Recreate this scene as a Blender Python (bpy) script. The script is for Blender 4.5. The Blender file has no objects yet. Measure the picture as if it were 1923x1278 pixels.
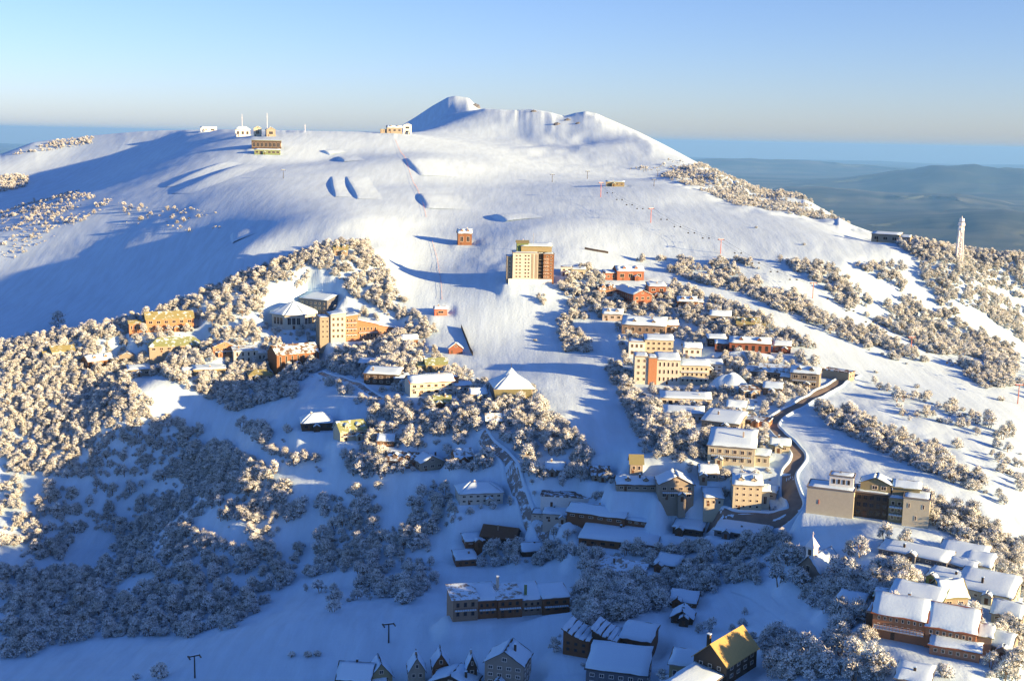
import bpy, math, random
import numpy as np
from mathutils import Vector, Matrix

rng = np.random.default_rng(11)
random.seed(11)
S = bpy.context.scene
COL = S.collection
R = math.radians

# ------------------------------------------------------------------ camera
PW, PH, FPX = 1923.0, 1278.0, 2265.0
PITCH, ROLL, CAMZ = R(9.50), R(1.2), 300.0
fwd = np.array([0, math.cos(PITCH), -math.sin(PITCH)])
rt0 = np.array([1.0, 0, 0]); up0 = np.array([0, math.sin(PITCH), math.cos(PITCH)])
cr, sr = math.cos(ROLL), math.sin(ROLL)
RT = cr * rt0 + sr * up0
UP = -sr * rt0 + cr * up0
cam_d = bpy.data.cameras.new('camera')
cam = bpy.data.objects.new('camera', cam_d); COL.objects.link(cam)
cam.matrix_world = Matrix(((RT[0], UP[0], -fwd[0], 0), (RT[1], UP[1], -fwd[1], 0),
                           (RT[2], UP[2], -fwd[2], CAMZ), (0, 0, 0, 1)))
cam_d.sensor_fit = 'HORIZONTAL'
cam_d.angle_x = 2 * math.atan(PW / 2 / FPX)
cam_d.clip_start = 1.0; cam_d.clip_end = 400000.0
S.camera = cam

# ------------------------------------------------------------------ light
SUN_AZ, SUN_EL = R(119), R(10.8)          # azimuth clockwise from +Y (the view direction)
W = bpy.data.worlds.new('World'); S.world = W; W.use_nodes = True
nt = W.node_tree; nt.nodes.clear()
sky = nt.nodes.new('ShaderNodeTexSky'); sky.sky_type = 'NISHITA'; sky.sun_disc = False
sky.sun_elevation = SUN_EL; sky.sun_rotation = SUN_AZ
sky.altitude = 1750; sky.air_density = 1.0; sky.dust_density = 1.6; sky.ozone_density = 3.8
bg = nt.nodes.new('ShaderNodeBackground'); bg.inputs['Strength'].default_value = 0.062
wo = nt.nodes.new('ShaderNodeOutputWorld')
tint = nt.nodes.new('ShaderNodeMix'); tint.data_type = 'RGBA'; tint.blend_type = 'MULTIPLY'; tint.inputs['Factor'].default_value = 1
tint.inputs['B'].default_value = (1.05, .89, .99, 1)
nt.links.new(sky.outputs[0], tint.inputs['A']); nt.links.new(tint.outputs['Result'], bg.inputs[0]); nt.links.new(bg.outputs[0], wo.inputs[0])
sd = bpy.data.lights.new('sun', 'SUN'); sd.energy = 5.0; sd.angle = R(0.5); sd.color = (1.0, 0.61, 0.27)
sun = bpy.data.objects.new('sun', sd); COL.objects.link(sun)
SUNV = Vector((math.cos(SUN_EL) * math.sin(SUN_AZ), math.cos(SUN_EL) * math.cos(SUN_AZ), math.sin(SUN_EL)))
sun.rotation_euler = SUNV.to_track_quat('Z', 'Y').to_euler()
sun.location = (600, -200, 900)
vs = S.view_settings
vs.view_transform = 'Standard'; vs.look = 'None'; vs.gamma = 1.0; vs.exposure = 1.86; vs.use_curve_mapping = False
S.cycles.volume_bounces = 1; S.cycles.max_bounces = 6; S.cycles.diffuse_bounces = 3

# ------------------------------------------------------------------ helpers
def pix_dir(px, py):
    px = np.asarray(px, float); py = np.asarray(py, float)
    return (fwd + ((px - PW / 2) / FPX)[..., None] * RT + ((PH / 2 - py) / FPX)[..., None] * UP)

def pix_at_range(px, py, r):
    d = pix_dir(px, py); h = np.hypot(d[..., 0], d[..., 1])
    return d * (np.asarray(r) / h)[..., None]          # relative to the camera

def project(P):                                        # P relative to camera -> pixel
    P = np.asarray(P, float)
    f = P @ fwd
    return PW / 2 + FPX * (P @ RT) / f, PH / 2 - FPX * (P @ UP) / f

def hash2(ix, iy, seed):
    n = (ix * 374761393 + iy * 668265263 + seed * 1442695041) & 0xffffffff
    n = ((n ^ (n >> 13)) * 1274126177) & 0xffffffff
    return ((n ^ (n >> 16)) & 0xffff) / 65535.0

def vnoise(x, y, seed=0):
    ix = np.floor(x).astype(np.int64); iy = np.floor(y).astype(np.int64)
    fx = x - ix; fy = y - iy
    fx = fx * fx * (3 - 2 * fx); fy = fy * fy * (3 - 2 * fy)
    a = hash2(ix, iy, seed); b = hash2(ix + 1, iy, seed); c = hash2(ix, iy + 1, seed); d = hash2(ix + 1, iy + 1, seed)
    return (a + (b - a) * fx) * (1 - fy) + (c + (d - c) * fx) * fy - 0.5

def fbm(x, y, seed=0, octv=4):
    s = 0; amp = 1.0
    for k in range(octv):
        s = s + amp * vnoise(x * 2 ** k + 17.3 * k, y * 2 ** k - 9.1 * k, seed + k); amp *= 0.5
    return s

def in_poly(px, py, poly):
    px = np.asarray(px, float); py = np.asarray(py, float)
    ins = np.zeros(px.shape, bool); n = len(poly)
    for i in range(n):
        x0, y0 = poly[i]; x1, y1 = poly[(i + 1) % n]
        if y0 == y1: continue
        c = ((y0 > py) != (y1 > py)) & (px < (x1 - x0) * (py - y0) / (y1 - y0) + x0)
        ins ^= c
    return ins

def tag(o, label=None, cat=None, group=None, kind=None):
    if label: o['label'] = label
    if cat: o['category'] = cat
    if group: o['group'] = group
    if kind: o['kind'] = kind
    return o

# ------------------------------------------------------------------ materials
MATS = {}
def new_mat(name):
    m = bpy.data.materials.new(name); m.use_nodes = True
    return m, m.node_tree, m.node_tree.nodes['Principled BSDF']

def mat(name, col, rough=0.7, var=0.12, scale=1.2, bump=0.15, spec=0.3, metal=0.0):
    """plain painted / timber surface: object-space noise gives tone variation, wear and fine relief"""
    if name in MATS: return MATS[name]
    m, t, b = new_mat(name)
    tc = t.nodes.new('ShaderNodeTexCoord'); n = t.nodes.new('ShaderNodeTexNoise')
    n.inputs['Scale'].default_value = scale; n.inputs['Detail'].default_value = 5
    t.links.new(tc.outputs['Object'], n.inputs['Vector'])
    rmp = t.nodes.new('ShaderNodeMix'); rmp.data_type = 'RGBA'
    rmp.inputs['A'].default_value = (*[c * (1 - var) for c in col], 1)
    rmp.inputs['B'].default_value = (*[min(1, c * (1 + var)) for c in col], 1)
    t.links.new(n.outputs['Fac'], rmp.inputs['Factor'])
    t.links.new(rmp.outputs['Result'], b.inputs['Base Color'])
    b.inputs['Roughness'].default_value = rough; b.inputs['Specular IOR Level'].default_value = spec
    b.inputs['Metallic'].default_value = metal
    if bump:
        bp = t.nodes.new('ShaderNodeBump'); bp.inputs['Strength'].default_value = bump; bp.inputs['Distance'].default_value = 0.05
        n2 = t.nodes.new('ShaderNodeTexNoise'); n2.inputs['Scale'].default_value = scale * 6
        t.links.new(tc.outputs['Object'], n2.inputs['Vector'])
        t.links.new(n2.outputs['Fac'], bp.inputs['Height']); t.links.new(bp.outputs['Normal'], b.inputs['Normal'])
    MATS[name] = m
    return m

SNOW = (0.51, 0.74, 0.95)
def snow_mat(name, coord='Object', s1=0.02, s2=0.6, bump=0.35, dist=0.4):
    m, t, b = new_mat(name)
    tc = t.nodes.new('ShaderNodeTexCoord')
    n1 = t.nodes.new('ShaderNodeTexNoise'); n1.inputs['Scale'].default_value = s1; n1.inputs['Detail'].default_value = 6
    n2 = t.nodes.new('ShaderNodeTexNoise'); n2.inputs['Scale'].default_value = s2; n2.inputs['Detail'].default_value = 6
    for n in (n1, n2): t.links.new(tc.outputs[coord], n.inputs['Vector'])
    mx = t.nodes.new('ShaderNodeMix'); mx.data_type = 'RGBA'
    mx.inputs['A'].default_value = (SNOW[0] * .93, SNOW[1] * .94, SNOW[2] * .96, 1); mx.inputs['B'].default_value = (*SNOW, 1)
    t.links.new(n1.outputs['Fac'], mx.inputs['Factor']); t.links.new(mx.outputs['Result'], b.inputs['Base Color'])
    b.inputs['Roughness'].default_value = 0.85; b.inputs['Specular IOR Level'].default_value = 0.062
    bp = t.nodes.new('ShaderNodeBump'); bp.inputs['Strength'].default_value = bump; bp.inputs['Distance'].default_value = dist
    t.links.new(n2.outputs['Fac'], bp.inputs['Height']); t.links.new(bp.outputs['Normal'], b.inputs['Normal'])
    if name == 'snow':       # wind crust and old ski tracks: drawn-out low ripples on top of the fine grain
        mp = t.nodes.new('ShaderNodeMapping'); mp.inputs['Rotation'].default_value = (0, 0, .12); mp.inputs['Scale'].default_value = (.16, .022, .05)
        n3 = t.nodes.new('ShaderNodeTexNoise'); n3.inputs['Scale'].default_value = 1; n3.inputs['Detail'].default_value = 5; n3.inputs['Roughness'].default_value = .62
        t.links.new(tc.outputs[coord], mp.inputs['Vector']); t.links.new(mp.outputs['Vector'], n3.inputs['Vector'])
        b2 = t.nodes.new('ShaderNodeBump'); b2.inputs['Strength'].default_value = .4; b2.inputs['Distance'].default_value = .7
        wr = t.nodes.new('ShaderNodeMapRange'); wr.inputs['From Min'].default_value = .38; wr.inputs['From Max'].default_value = .62; wr.inputs['To Min'].default_value = .90; wr.inputs['To Max'].default_value = 1.0
        ml = t.nodes.new('ShaderNodeMix'); ml.data_type = 'RGBA'; ml.blend_type = 'MULTIPLY'; ml.inputs['Factor'].default_value = 1      # trodden and wind-packed streaks are a little greyer
        t.links.new(n3.outputs['Fac'], wr.inputs['Value']); t.links.new(mx.outputs['Result'], ml.inputs['A']); t.links.new(wr.outputs['Result'], ml.inputs['B']); t.links.new(ml.outputs['Result'], b.inputs['Base Color'])
        t.links.new(n3.outputs['Fac'], b2.inputs['Height']); t.links.new(bp.outputs['Normal'], b2.inputs['Normal']); t.links.new(b2.outputs['Normal'], b.inputs['Normal'])
    MATS[name] = m
    return m
snow_mat('snow')
snow_mat('roof_snow', s1=0.3, s2=1.5, bump=0.3, dist=0.15)

# ------------------------------------------------------------------ terrain
CTRL = [  # photo column, photo row, distance of the ground there in metres
 # foreground
 (0,1278,512),(300,1278,440),(600,1278,400),(850,1278,385),(1000,1278,372),(1200,1278,362),(1400,1278,312),(1640,1278,270),(1800,1278,250),(1923,1278,255),
 (0,1150,612),(300,1150,550),(600,1150,465),(850,1150,440),(1000,1150,420),(1200,1150,413),(1400,1150,384),(1640,1150,307),(1800,1150,286),(1923,1150,295),
 (0,1000,705),(300,1000,662),(600,1000,575),(850,1000,530),(1000,1000,520),(1200,1000,486),(1400,1000,448),(1600,1000,378),(1720,1000,358),(1923,1000,345),
 (0,900,756),(250,900,724),(500,900,618),(680,900,585),(850,900,562),(1000,900,538),(1200,900,506),(1400,900,475),(1500,900,455),(1700,900,410),(1923,900,395),
 (0,800,790),(250,800,735),(500,800,664),(700,800,618),(900,800,590),(1100,800,585),(1300,800,560),(1480,800,525),(1700,800,480),(1923,800,460),
 (0,700,832),(250,700,803),(450,700,770),(650,700,722),(850,700,694),(1050,700,676),(1250,700,670),(1450,700,610),(1600,700,590),(1750,700,575),(1923,700,560),
 (0,648,870),(200,604,850),(300,584,850),(400,545,855),(500,505,862),(610,462,870),(680,458,885),
 (550,600,815),(700,600,800),(850,600,785),(1000,600,778),(1200,600,762),(1400,600,715),(1600,600,690),(1750,600,685),(1923,600,680),
 (1000,530,812),(900,500,880),(760,500,890),(1200,500,880),(1400,500,860),(1600,500,840),(1800,500,835),(1923,505,850),
 # the far side of the left ridge crest, hidden from here
 (0,668,930),(100,652,918),(200,625,908),(300,606,905),(400,568,905),(500,526,905),(600,480,905),
 # left bowl
 (0,610,1060),(0,505,1270),(0,440,1360),(150,560,1090),(150,490,1200),(150,420,1310),(300,530,1030),(300,470,1130),(300,440,1165),(450,478,960),(450,445,1035),(450,400,1130),(560,440,975),(660,415,985),
 (100,400,1420),(300,400,1250),(600,380,1100),(300,350,1400),(450,330,1330),
 # upper left hollow and plateau
 (0,372,1900),(0,300,2300),(130,350,1950),(130,290,2250),(250,330,1780),(250,285,2150),(330,285,1700),(330,270,1850),
 (0,288,2380),(100,263,2400),(200,252,2350),(300,246,2250),(400,243,2150),(480,280,1500),(550,245,2000),(650,247,1850),(740,250,1650),
 (600,300,1450),(700,350,1230),
 # ski run and upper slopes
 (790,430,1000),(800,380,1130),(790,300,1380),(770,262,1580),(900,430,990),(1000,430,960),(1100,430,960),(1000,380,1120),(900,330,1330),(1100,345,1270),(1250,345,1270),
 (1000,310,1480),(1250,400,1060),(1400,430,985),(1550,430,1010),(1650,452,980),(1700,458,960),(1800,478,925),(1860,488,910),(1500,400,1130),(1350,360,1230),
 # the summit massif
 (855,181,2450),(895,196,2350),(905,206,2300),(840,232,2050),(795,250,1850),(800,214,2480),(765,236,2480),(835,222,2320),(800,234,2300),(815,240,2150),
 (1000,204,2250),(1050,212,2180),(1100,210,2150),(1150,225,2080),(1200,247,1980),(1250,272,1880),(1300,298,1780),(1350,325,1660),(1400,345,1560),(1450,360,1460),(1500,366,1400),(1550,392,1280),(1610,425,1130),
 (950,250,1950),(1100,265,1850),(1000,285,1650),(1180,310,1580),(1280,335,1450),(1420,385,1260),
]
EXTRA = [  # azimuth in degrees, distance, height relative to the camera
 (-44,430,-232),(-44,700,-225),(-44,1000,-190),(-44,1500,-195),(-44,2300,-60),(-34,450,-225),(-34,900,-175),(-34,1200,-190),(-34,2300,-50),
 (34,250,-170),(34,400,-185),(34,600,-190),(34,850,-185),(34,1200,-220),(44,250,-200),(44,400,-220),(44,600,-240),(44,900,-250),
 (-20,150,-235),(0,150,-195),(20,150,-160),(-40,150,-240),(40,150,-175),(-20,60,-240),(0,60,-205),(20,60,-160),(44,60,-185),(-44,60,-245),
 # ground dropping away behind the crests
 (-5.2,2350,-45),(-6.0,2350,-75),(-6.8,2200,-80),(-9,2400,-110),(-11.5,2550,-110),(-15,2800,-140),(-4.2,2900,-120),(-2.5,2800,-40),(1.2,2650,-80),(4,2500,-140),(7,2350,-160),(9,2150,-180),(11,1950,-190),(13,1700,-170),(16,1400,-170),
 (-30,3100,-330),(-20,3100,-300),(-10,3100,-260),(-5,3300,-200),(0,3100,-200),(5,2900,-330),(10,2500,-350),(14,2000,-340),(18,1600,-300),(22,1300,-260),(26,1300,-260),(34,1700,-400),
 (-40,4200,-700),(-25,4200,-700),(-10,4200,-650),(0,4200,-620),(10,3600,-650),(20,2600,-620),(30,2600,-700),(44,2400,-700),(44,1500,-400),
 (-44,6500,-1290),(-25,6500,-1290),(-8,6500,-1290),(8,6500,-1290),(25,5500,-1290),(44,5500,-1290),(25,6500,-1330),(44,6500,-1330),
]
_P = [];
for (px, py, r) in CTRL:
    if r < 1100:
        _k = min(1, max(0, (py - 430) / 170))
        r *= 1 + _k * (0.42 * min(1, max(0, (px - 1150) / 773)) ** 1.5)
    v = pix_at_range(px, py, r); _P.append((math.atan2(v[0], v[1]), math.log(r), v[2]))
for (az, r, z) in EXTRA: _P.append((R(az), math.log(r), z))
_P = np.array(_P)
def _tps(d2): return np.where(d2 > 0, 0.5 * d2 * np.log(np.maximum(d2, 1e-12)), 0)
_n = len(_P)
_d2 = (_P[:, None, 0] - _P[None, :, 0]) ** 2 + (_P[:, None, 1] - _P[None, :, 1]) ** 2
_A = np.zeros((_n + 3, _n + 3)); _A[:_n, :_n] = _tps(_d2) + np.eye(_n) * 2e-5
_A[:_n, _n] = 1; _A[:_n, _n + 1:] = _P[:, :2]; _A[_n, :_n] = 1; _A[_n + 1:, :_n] = _P[:, :2].T
_w = np.linalg.solve(_A, np.concatenate([_P[:, 2], np.zeros(3)]))
def base_height(a, l):
    out = np.empty(a.shape)
    fa, fl, fo = a.ravel(), l.ravel(), out.ravel()
    for i in range(0, fa.size, 20000):
        x = fa[i:i + 20000]; y = fl[i:i + 20000]
        d2 = (x[:, None] - _P[None, :, 0]) ** 2 + (y[:, None] - _P[None, :, 1]) ** 2
        fo[i:i + 20000] = _tps(d2) @ _w[:_n] + _w[_n] + x * _w[_n + 1] + y * _w[_n + 2]
    return fo.reshape(a.shape)
GA = np.concatenate([np.linspace(-45, -26, 50)[:-1], np.linspace(-26, 26, 600), np.linspace(26, 45, 50)[1:]]) * math.pi / 180
GL = np.linspace(math.log(60), math.log(6500), 680)
# coarse solve of the smooth surface, then bilinear to the mesh grid
_ca = np.linspace(GA[0], GA[-1], 260); _cl = np.linspace(GL[0], GL[-1], 260)
_cz = base_height(*np.meshgrid(_ca, _cl, indexing='ij'))
def bil(ga, gl, gz, a, l):
    i = np.clip(np.searchsorted(ga, a, 'right') - 1, 0, len(ga) - 2); j = np.clip(np.searchsorted(gl, l, 'right') - 1, 0, len(gl) - 2)
    u = np.clip((a - ga[i]) / (ga[i + 1] - ga[i]), 0, 1); v = np.clip((l - gl[j]) / (gl[j + 1] - gl[j]), 0, 1)
    return (gz[i, j] * (1 - u) + gz[i + 1, j] * u) * (1 - v) + (gz[i, j + 1] * (1 - u) + gz[i + 1, j + 1] * u) * v
def cubic_resample(g, c, z, axis):
    # Catmull-Rom along one axis
    z = np.moveaxis(z, axis, 0); t = (g - c[0]) / (c[1] - c[0]); i = np.clip(np.floor(t).astype(int), 0, len(c) - 2); f = (t - i)[:, None]
    p = lambda k: z[np.clip(i + k, 0, len(c) - 1)]
    o = p(0) + 0.5 * f * (p(1) - p(-1) + f * (2 * p(-1) - 5 * p(0) + 4 * p(1) - p(2) + f * (3 * (p(0) - p(1)) + p(2) - p(-1))))
    return np.moveaxis(o, 0, axis)
GZ = cubic_resample(GL, _cl, cubic_resample(GA, _ca, _cz, 0), 1)
AA, LL = np.meshgrid(GA, GL, indexing='ij'); RR = np.exp(LL)
XX = RR * np.sin(AA); YY = RR * np.cos(AA)
PXg, PYg = project(np.stack([XX, YY, GZ], -1))
# relief: rougher off the pistes, soft on them
PISTE = [[(700,450),(740,250),(830,250),(1000,320),(1300,350),(1600,440),(1500,470),(1130,480),(960,440),(860,470),(960,550),(1060,650),(1150,760),(1240,880),(1180,860),(1060,740),(900,680),(790,560)],
         [(420,480),(330,400),(480,300),(740,255),(760,420),(640,420)],
         [(1200,500),(1500,560),(1923,760),(1923,870),(1560,690),(1330,590)]]
soft = np.zeros(PXg.shape)
for p in PISTE: soft = np.maximum(soft, in_poly(PXg, PYg, p))
soft = np.where(RR > 1250, np.maximum(soft, .75), soft)
for _ in range(3):
    for ax in (0, 1):
        soft = sum(np.roll(soft, k, ax) for k in range(-4, 5)) / 9
rough = 1.7 * (1 - 0.85 * soft)
far = np.clip((RR - 3000) / 2000, 0, 1)
GZ = GZ + rough * fbm(XX / 45, YY / 45, 3, 4) * (1 + .6 * np.clip(RR / 1500 - .5, 0, 1)) * (1 + 12 * far) + 0.85 * fbm(XX / 10, YY / 10, 8, 3) * (1 - .85 * soft)
# broad swells and low winding drifts that catch the raking light on the open slopes
GZ = GZ + soft * np.clip((RR - 850) / 300, 0, 1) * (0.5 * np.sin(YY / 30 + 4 * fbm(XX / 130, YY / 130, 21, 2)) + 3.0 * fbm(XX / 150, YY / 150, 33, 3))
# gullies and wind-scoured ribs on the summit massif
_mm = np.clip((PXg - 930) / 60, 0, 1) * np.clip((RR - 1500) / 200, 0, 1) * np.clip((2500 - RR) / 200, 0, 1) * np.clip((1400 - PXg) / 150, 0, 1)
GZ = GZ - _mm * 6 * np.abs(fbm(XX / 70 + .4 * fbm(XX / 200, YY / 200, 4, 2), YY / 240, 71, 3)) + _mm * 1.5
# rocky knolls on the right-hand crest
_kk = in_poly(PXg, PYg, [(1230,330),(1320,295),(1460,350),(1520,360),(1640,430),(1500,410),(1380,390)]).astype(float)
for _ in range(2):
    for ax in (0, 1): _kk = sum(np.roll(_kk, k, ax) for k in range(-3, 4)) / 7
GZ = GZ + _kk * 5 * fbm(XX / 22, YY / 22, 90, 3)
# bring the skyline to the line the photograph shows
_SKY = [(0,290),(60,268),(100,262),(180,254),(250,248),(300,245),(400,243),(455,243),(550,245),(650,247),(720,248),(752,237),(780,220),(810,200),(840,183),(855,180),(880,184),(900,203),(930,205),(960,207),(1000,205),(1030,210),(1060,218),(1080,212),(1100,209),(1120,213),(1150,226),(1200,248),(1250,273),(1300,300),(1350,325),(1400,345),(1440,361),(1480,361),(1510,372),(1550,395),(1600,422),(1650,440),(1700,450),(1800,473),(1923,486)]
for _it in range(4):
    _t = np.where((RR > 850) & (RR < 3300), GZ / RR, -9); _k = _t.argmax(1); _rc = RR[0][_k]; _tc = _t[np.arange(len(GA)), _k]
    _P3 = np.stack([np.sin(GA), np.cos(GA), _tc], -1); _sx, _sy = project(_P3)
    _des = np.interp(_sx, *zip(*_SKY)); _e = (_sy - _des) * ((_sx > -20) & (_sx < 1945))
    GZ = GZ + (_e / FPX * _rc)[:, None] * np.exp(-((LL - np.log(_rc)[:, None]) / .05) ** 2)
def bump_at(px, py, rad, h, ax=1.0):
    """a mound (h>0) or hollow (h<0) centred where the photo shows it"""
    global GZ
    x, y, z = ground(px, py); 
    d = np.hypot((XX - x) / ax, YY - y) / rad
    GZ = GZ + h * np.exp(-d * d)
def ray_ranges(px, py):
    d = pix_dir(px, py); a = np.arctan2(d[..., 0], d[..., 1]); t = d[..., 2] / np.hypot(d[..., 0], d[..., 1])
    i = np.clip(np.searchsorted(GA, a, 'right') - 1, 0, len(GA) - 2); u = (a - GA[i]) / (GA[i + 1] - GA[i])
    prof = (GZ[i] * (1 - u)[..., None] + GZ[i + 1] * u[..., None]) - t[..., None] * RR[0]
    hit = prof > 0; hit[..., :60] = False
    k = hit.argmax(-1); k = np.where(hit.any(-1), np.maximum(k, 1), len(GL) - 1)
    p1 = np.take_along_axis(prof, k[..., None], -1)[..., 0]; p0 = np.take_along_axis(prof, k[..., None] - 1, -1)[..., 0]
    f = np.clip(-p0 / np.where(p1 - p0 == 0, 1, p1 - p0), 0, 1)
    return a, np.exp(GL[k - 1] + f * (GL[k] - GL[k - 1]))
def height(x, y):
    x = np.asarray(x, float); y = np.asarray(y, float)
    return bil(GA, GL, GZ, np.arctan2(x, y), np.log(np.hypot(x, y)))
def ground(px, py):
    a, r = ray_ranges(np.array([px], float), np.array([py], float))
    x = r[0] * math.sin(a[0]); y = r[0] * math.cos(a[0])
    return x, y, float(height(x, y))
#BUMPS
def make_mesh(name, verts, faces, m=None, smooth=False):
    me = bpy.data.meshes.new(name); me.from_pydata([tuple(v) for v in verts], [], [tuple(f) for f in faces])
    if m is not None: me.materials.append(MATS[m] if isinstance(m, str) else m)
    if smooth: me.polygons.foreach_set('use_smooth', [True] * len(me.polygons))
    me.update(); return me
def grid_mesh(name, V, m):
    n0, n1 = V.shape[:2]; me = bpy.data.meshes.new(name)
    idx = np.arange(n0 * n1).reshape(n0, n1)
    q = np.stack([idx[:-1, :-1], idx[1:, :-1], idx[1:, 1:], idx[:-1, 1:]], -1).reshape(-1, 4)
    me.vertices.add(n0 * n1); me.vertices.foreach_set('co', V.reshape(-1).astype(np.float32))
    me.loops.add(q.size); me.loops.foreach_set('vertex_index', q.reshape(-1).astype(np.int32))
    me.polygons.add(len(q)); me.polygons.foreach_set('loop_start', np.arange(0, q.size, 4, dtype=np.int32))
    me.update(calc_edges=True); me.polygons.foreach_set('use_smooth', np.ones(len(q), bool)); me.materials.append(MATS[m])
    me.validate(); return me
def link(name, me, parent=None, loc=None):
    o = bpy.data.objects.new(name, me); COL.objects.link(o)
    if parent: o.parent = parent
    if loc is not None: o.location = loc
    return o
def build_terrain():
    V = np.stack([XX, YY, GZ + CAMZ], -1)[:, ::-1]
    o = link('snowy_mountain', grid_mesh('snowy_mountain', V, 'snow')); tag(o, kind='structure')
#TERRAIN_END

# ------------------------------------------------------------------ far plain, far range
def plain_mat():
    m, t, b = new_mat('plain')
    tc = t.nodes.new('ShaderNodeTexCoord')
    mp = t.nodes.new('ShaderNodeMapping'); mp.inputs['Scale'].default_value = (1 / 9000, 1 / 2600, 0)
    n = t.nodes.new('ShaderNodeTexNoise'); n.inputs['Scale'].default_value = 1; n.inputs['Detail'].default_value = 7; n.inputs['Roughness'].default_value = .6
    r = t.nodes.new('ShaderNodeValToRGB')
    r.color_ramp.elements[0].position = .42; r.color_ramp.elements[0].color = (.022, .038, .045, 1)
    r.color_ramp.elements[1].position = .62; r.color_ramp.elements[1].color = (.11, .13, .12, 1)
    t.links.new(tc.outputs['Object'], mp.inputs['Vector']); t.links.new(mp.outputs['Vector'], n.inputs['Vector'])
    t.links.new(n.outputs['Fac'], r.inputs['Fac']); t.links.new(r.outputs['Color'], b.inputs['Base Color'])
    b.inputs['Roughness'].default_value = .95; b.inputs['Specular IOR Level'].default_value = 0.05
    MATS['plain'] = m
plain_mat()
def build_plain():
    a = np.linspace(-180, 180, 241) * math.pi / 180; l = np.linspace(math.log(40), math.log(110000), 150)
    A, L = np.meshgrid(a, l, indexing='ij'); r = np.exp(L); x = r * np.sin(A); y = r * np.cos(A)
    z = np.full(x.shape, -1300.0)
    z = z + 160 * fbm(x / 6000, y / 3000, 40, 4) * np.clip((r - 7000) / 6000, 0, 1)
    o = link('plain', grid_mesh('plain', np.stack([x, y, z + CAMZ], -1)[:, ::-1], 'plain')); tag(o, kind='structure')
    # the long low range on the right horizon
    for (nm, px0, px1, rr, prof) in (('far_hills', 1440, 2300, 42000, [(0, 0), (.12, .35), (.25, .72), (.33, .95), (.42, 1), (.52, .93), (.62, .8), (.8, .5), (1, 0)]),
                                     ('far_hills', -500, 500, 60000, [(0, 0), (.2, .6), (.45, .75), (.7, .4), (1, 0)]),
                                     ('far_hills', 1250, 1900, 30000, [(0, 0), (.3, .8), (.45, 1), (.6, .7), (.8, .9), (1, 0)]), ('far_hills', 1500, 2400, 22000, [(0, 0), (.2, .6), (.4, 1), (.6, .6), (1, 0)]), ('far_hills', 1100, 1800, 62000, [(0, 0), (.3, .9), (.6, 1), (.8, .6), (1, 0)])):
        top = {1440: 720, -500: 250, 1250: 300, 1500: 260, 1100: 560}[px0]
        u = np.linspace(0, 1, 120); v = np.linspace(-1, 1, 25)
        U, Vv = np.meshgrid(u, v, indexing='ij')
        h = np.interp(u, *zip(*prof))[:, None] * np.cos(Vv * math.pi / 2) ** 1.5 * top
        px = px0 + (px1 - px0) * U; az = np.arctan((px - PW / 2) / FPX / math.cos(PITCH))
        rad = rr + Vv * 5000 + 2500 * fbm(U * 6, Vv * 2, 5, 3)
        hh = h * (1 + .25 * fbm(U * 14, Vv * 3, 9, 4))
        X = np.stack([rad * np.sin(az), rad * np.cos(az), hh - 1330 + CAMZ], -1)
        o = link(nm, grid_mesh(nm, X, 'plain')); tag(o, kind='structure')
build_plain()
# ------------------------------------------------------------------ more materials
for nm, c, kw in [
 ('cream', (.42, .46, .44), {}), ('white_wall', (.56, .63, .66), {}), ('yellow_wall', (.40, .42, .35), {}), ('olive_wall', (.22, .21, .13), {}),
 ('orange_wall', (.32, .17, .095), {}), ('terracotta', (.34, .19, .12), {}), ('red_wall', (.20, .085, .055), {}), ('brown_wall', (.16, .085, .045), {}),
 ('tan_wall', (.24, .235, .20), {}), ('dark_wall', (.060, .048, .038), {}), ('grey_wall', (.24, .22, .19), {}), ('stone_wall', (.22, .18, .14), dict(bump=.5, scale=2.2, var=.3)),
 ('green_wall', (.12, .19, .09), {}), ('slate_wall', (.10, .12, .15), {}), ('pale_grey', (.42, .41, .38), {}),
 ('olive_roof', (.19, .20, .11), dict(rough=.5)), ('green_roof', (.17, .22, .12), dict(rough=.5)), ('gold_roof', (.36, .29, .11), dict(rough=.45)),
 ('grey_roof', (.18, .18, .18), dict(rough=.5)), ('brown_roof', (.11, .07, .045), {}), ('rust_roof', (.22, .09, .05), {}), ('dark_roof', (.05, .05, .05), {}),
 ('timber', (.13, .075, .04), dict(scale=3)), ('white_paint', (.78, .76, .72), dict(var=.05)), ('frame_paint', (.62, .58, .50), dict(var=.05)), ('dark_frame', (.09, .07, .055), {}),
 ('steel', (.30, .31, .32), dict(metal=.6, rough=.45)), ('dark_steel', (.05, .055, .06), dict(metal=.3, rough=.5)), ('red_paint', (.45, .15, .11), dict(rough=.5)),
 ('orange_net', (.75, .42, .36), {}), ('rime', (.72, .76, .82), dict(var=.1, scale=3, bump=.6)), ('door_wood', (.10, .055, .03), {}), ('concrete', (.34, .32, .29), {}),
 ('road', (.17, .16, .15), dict(var=.35, scale=.35, bump=.4, rough=.8)), ('bark', (.20, .155, .115), dict(scale=4, var=.4)), ('purple_door', (.06, .04, .09), {})]:
    mat(nm, c, **kw)
def glass_mat():
    m, t, b = new_mat('glass'); b.inputs['Base Color'].default_value = (.018, .022, .028, 1); b.inputs['Roughness'].default_value = .12
    b.inputs['Specular IOR Level'].default_value = .6; MATS['glass'] = m
glass_mat()
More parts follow.
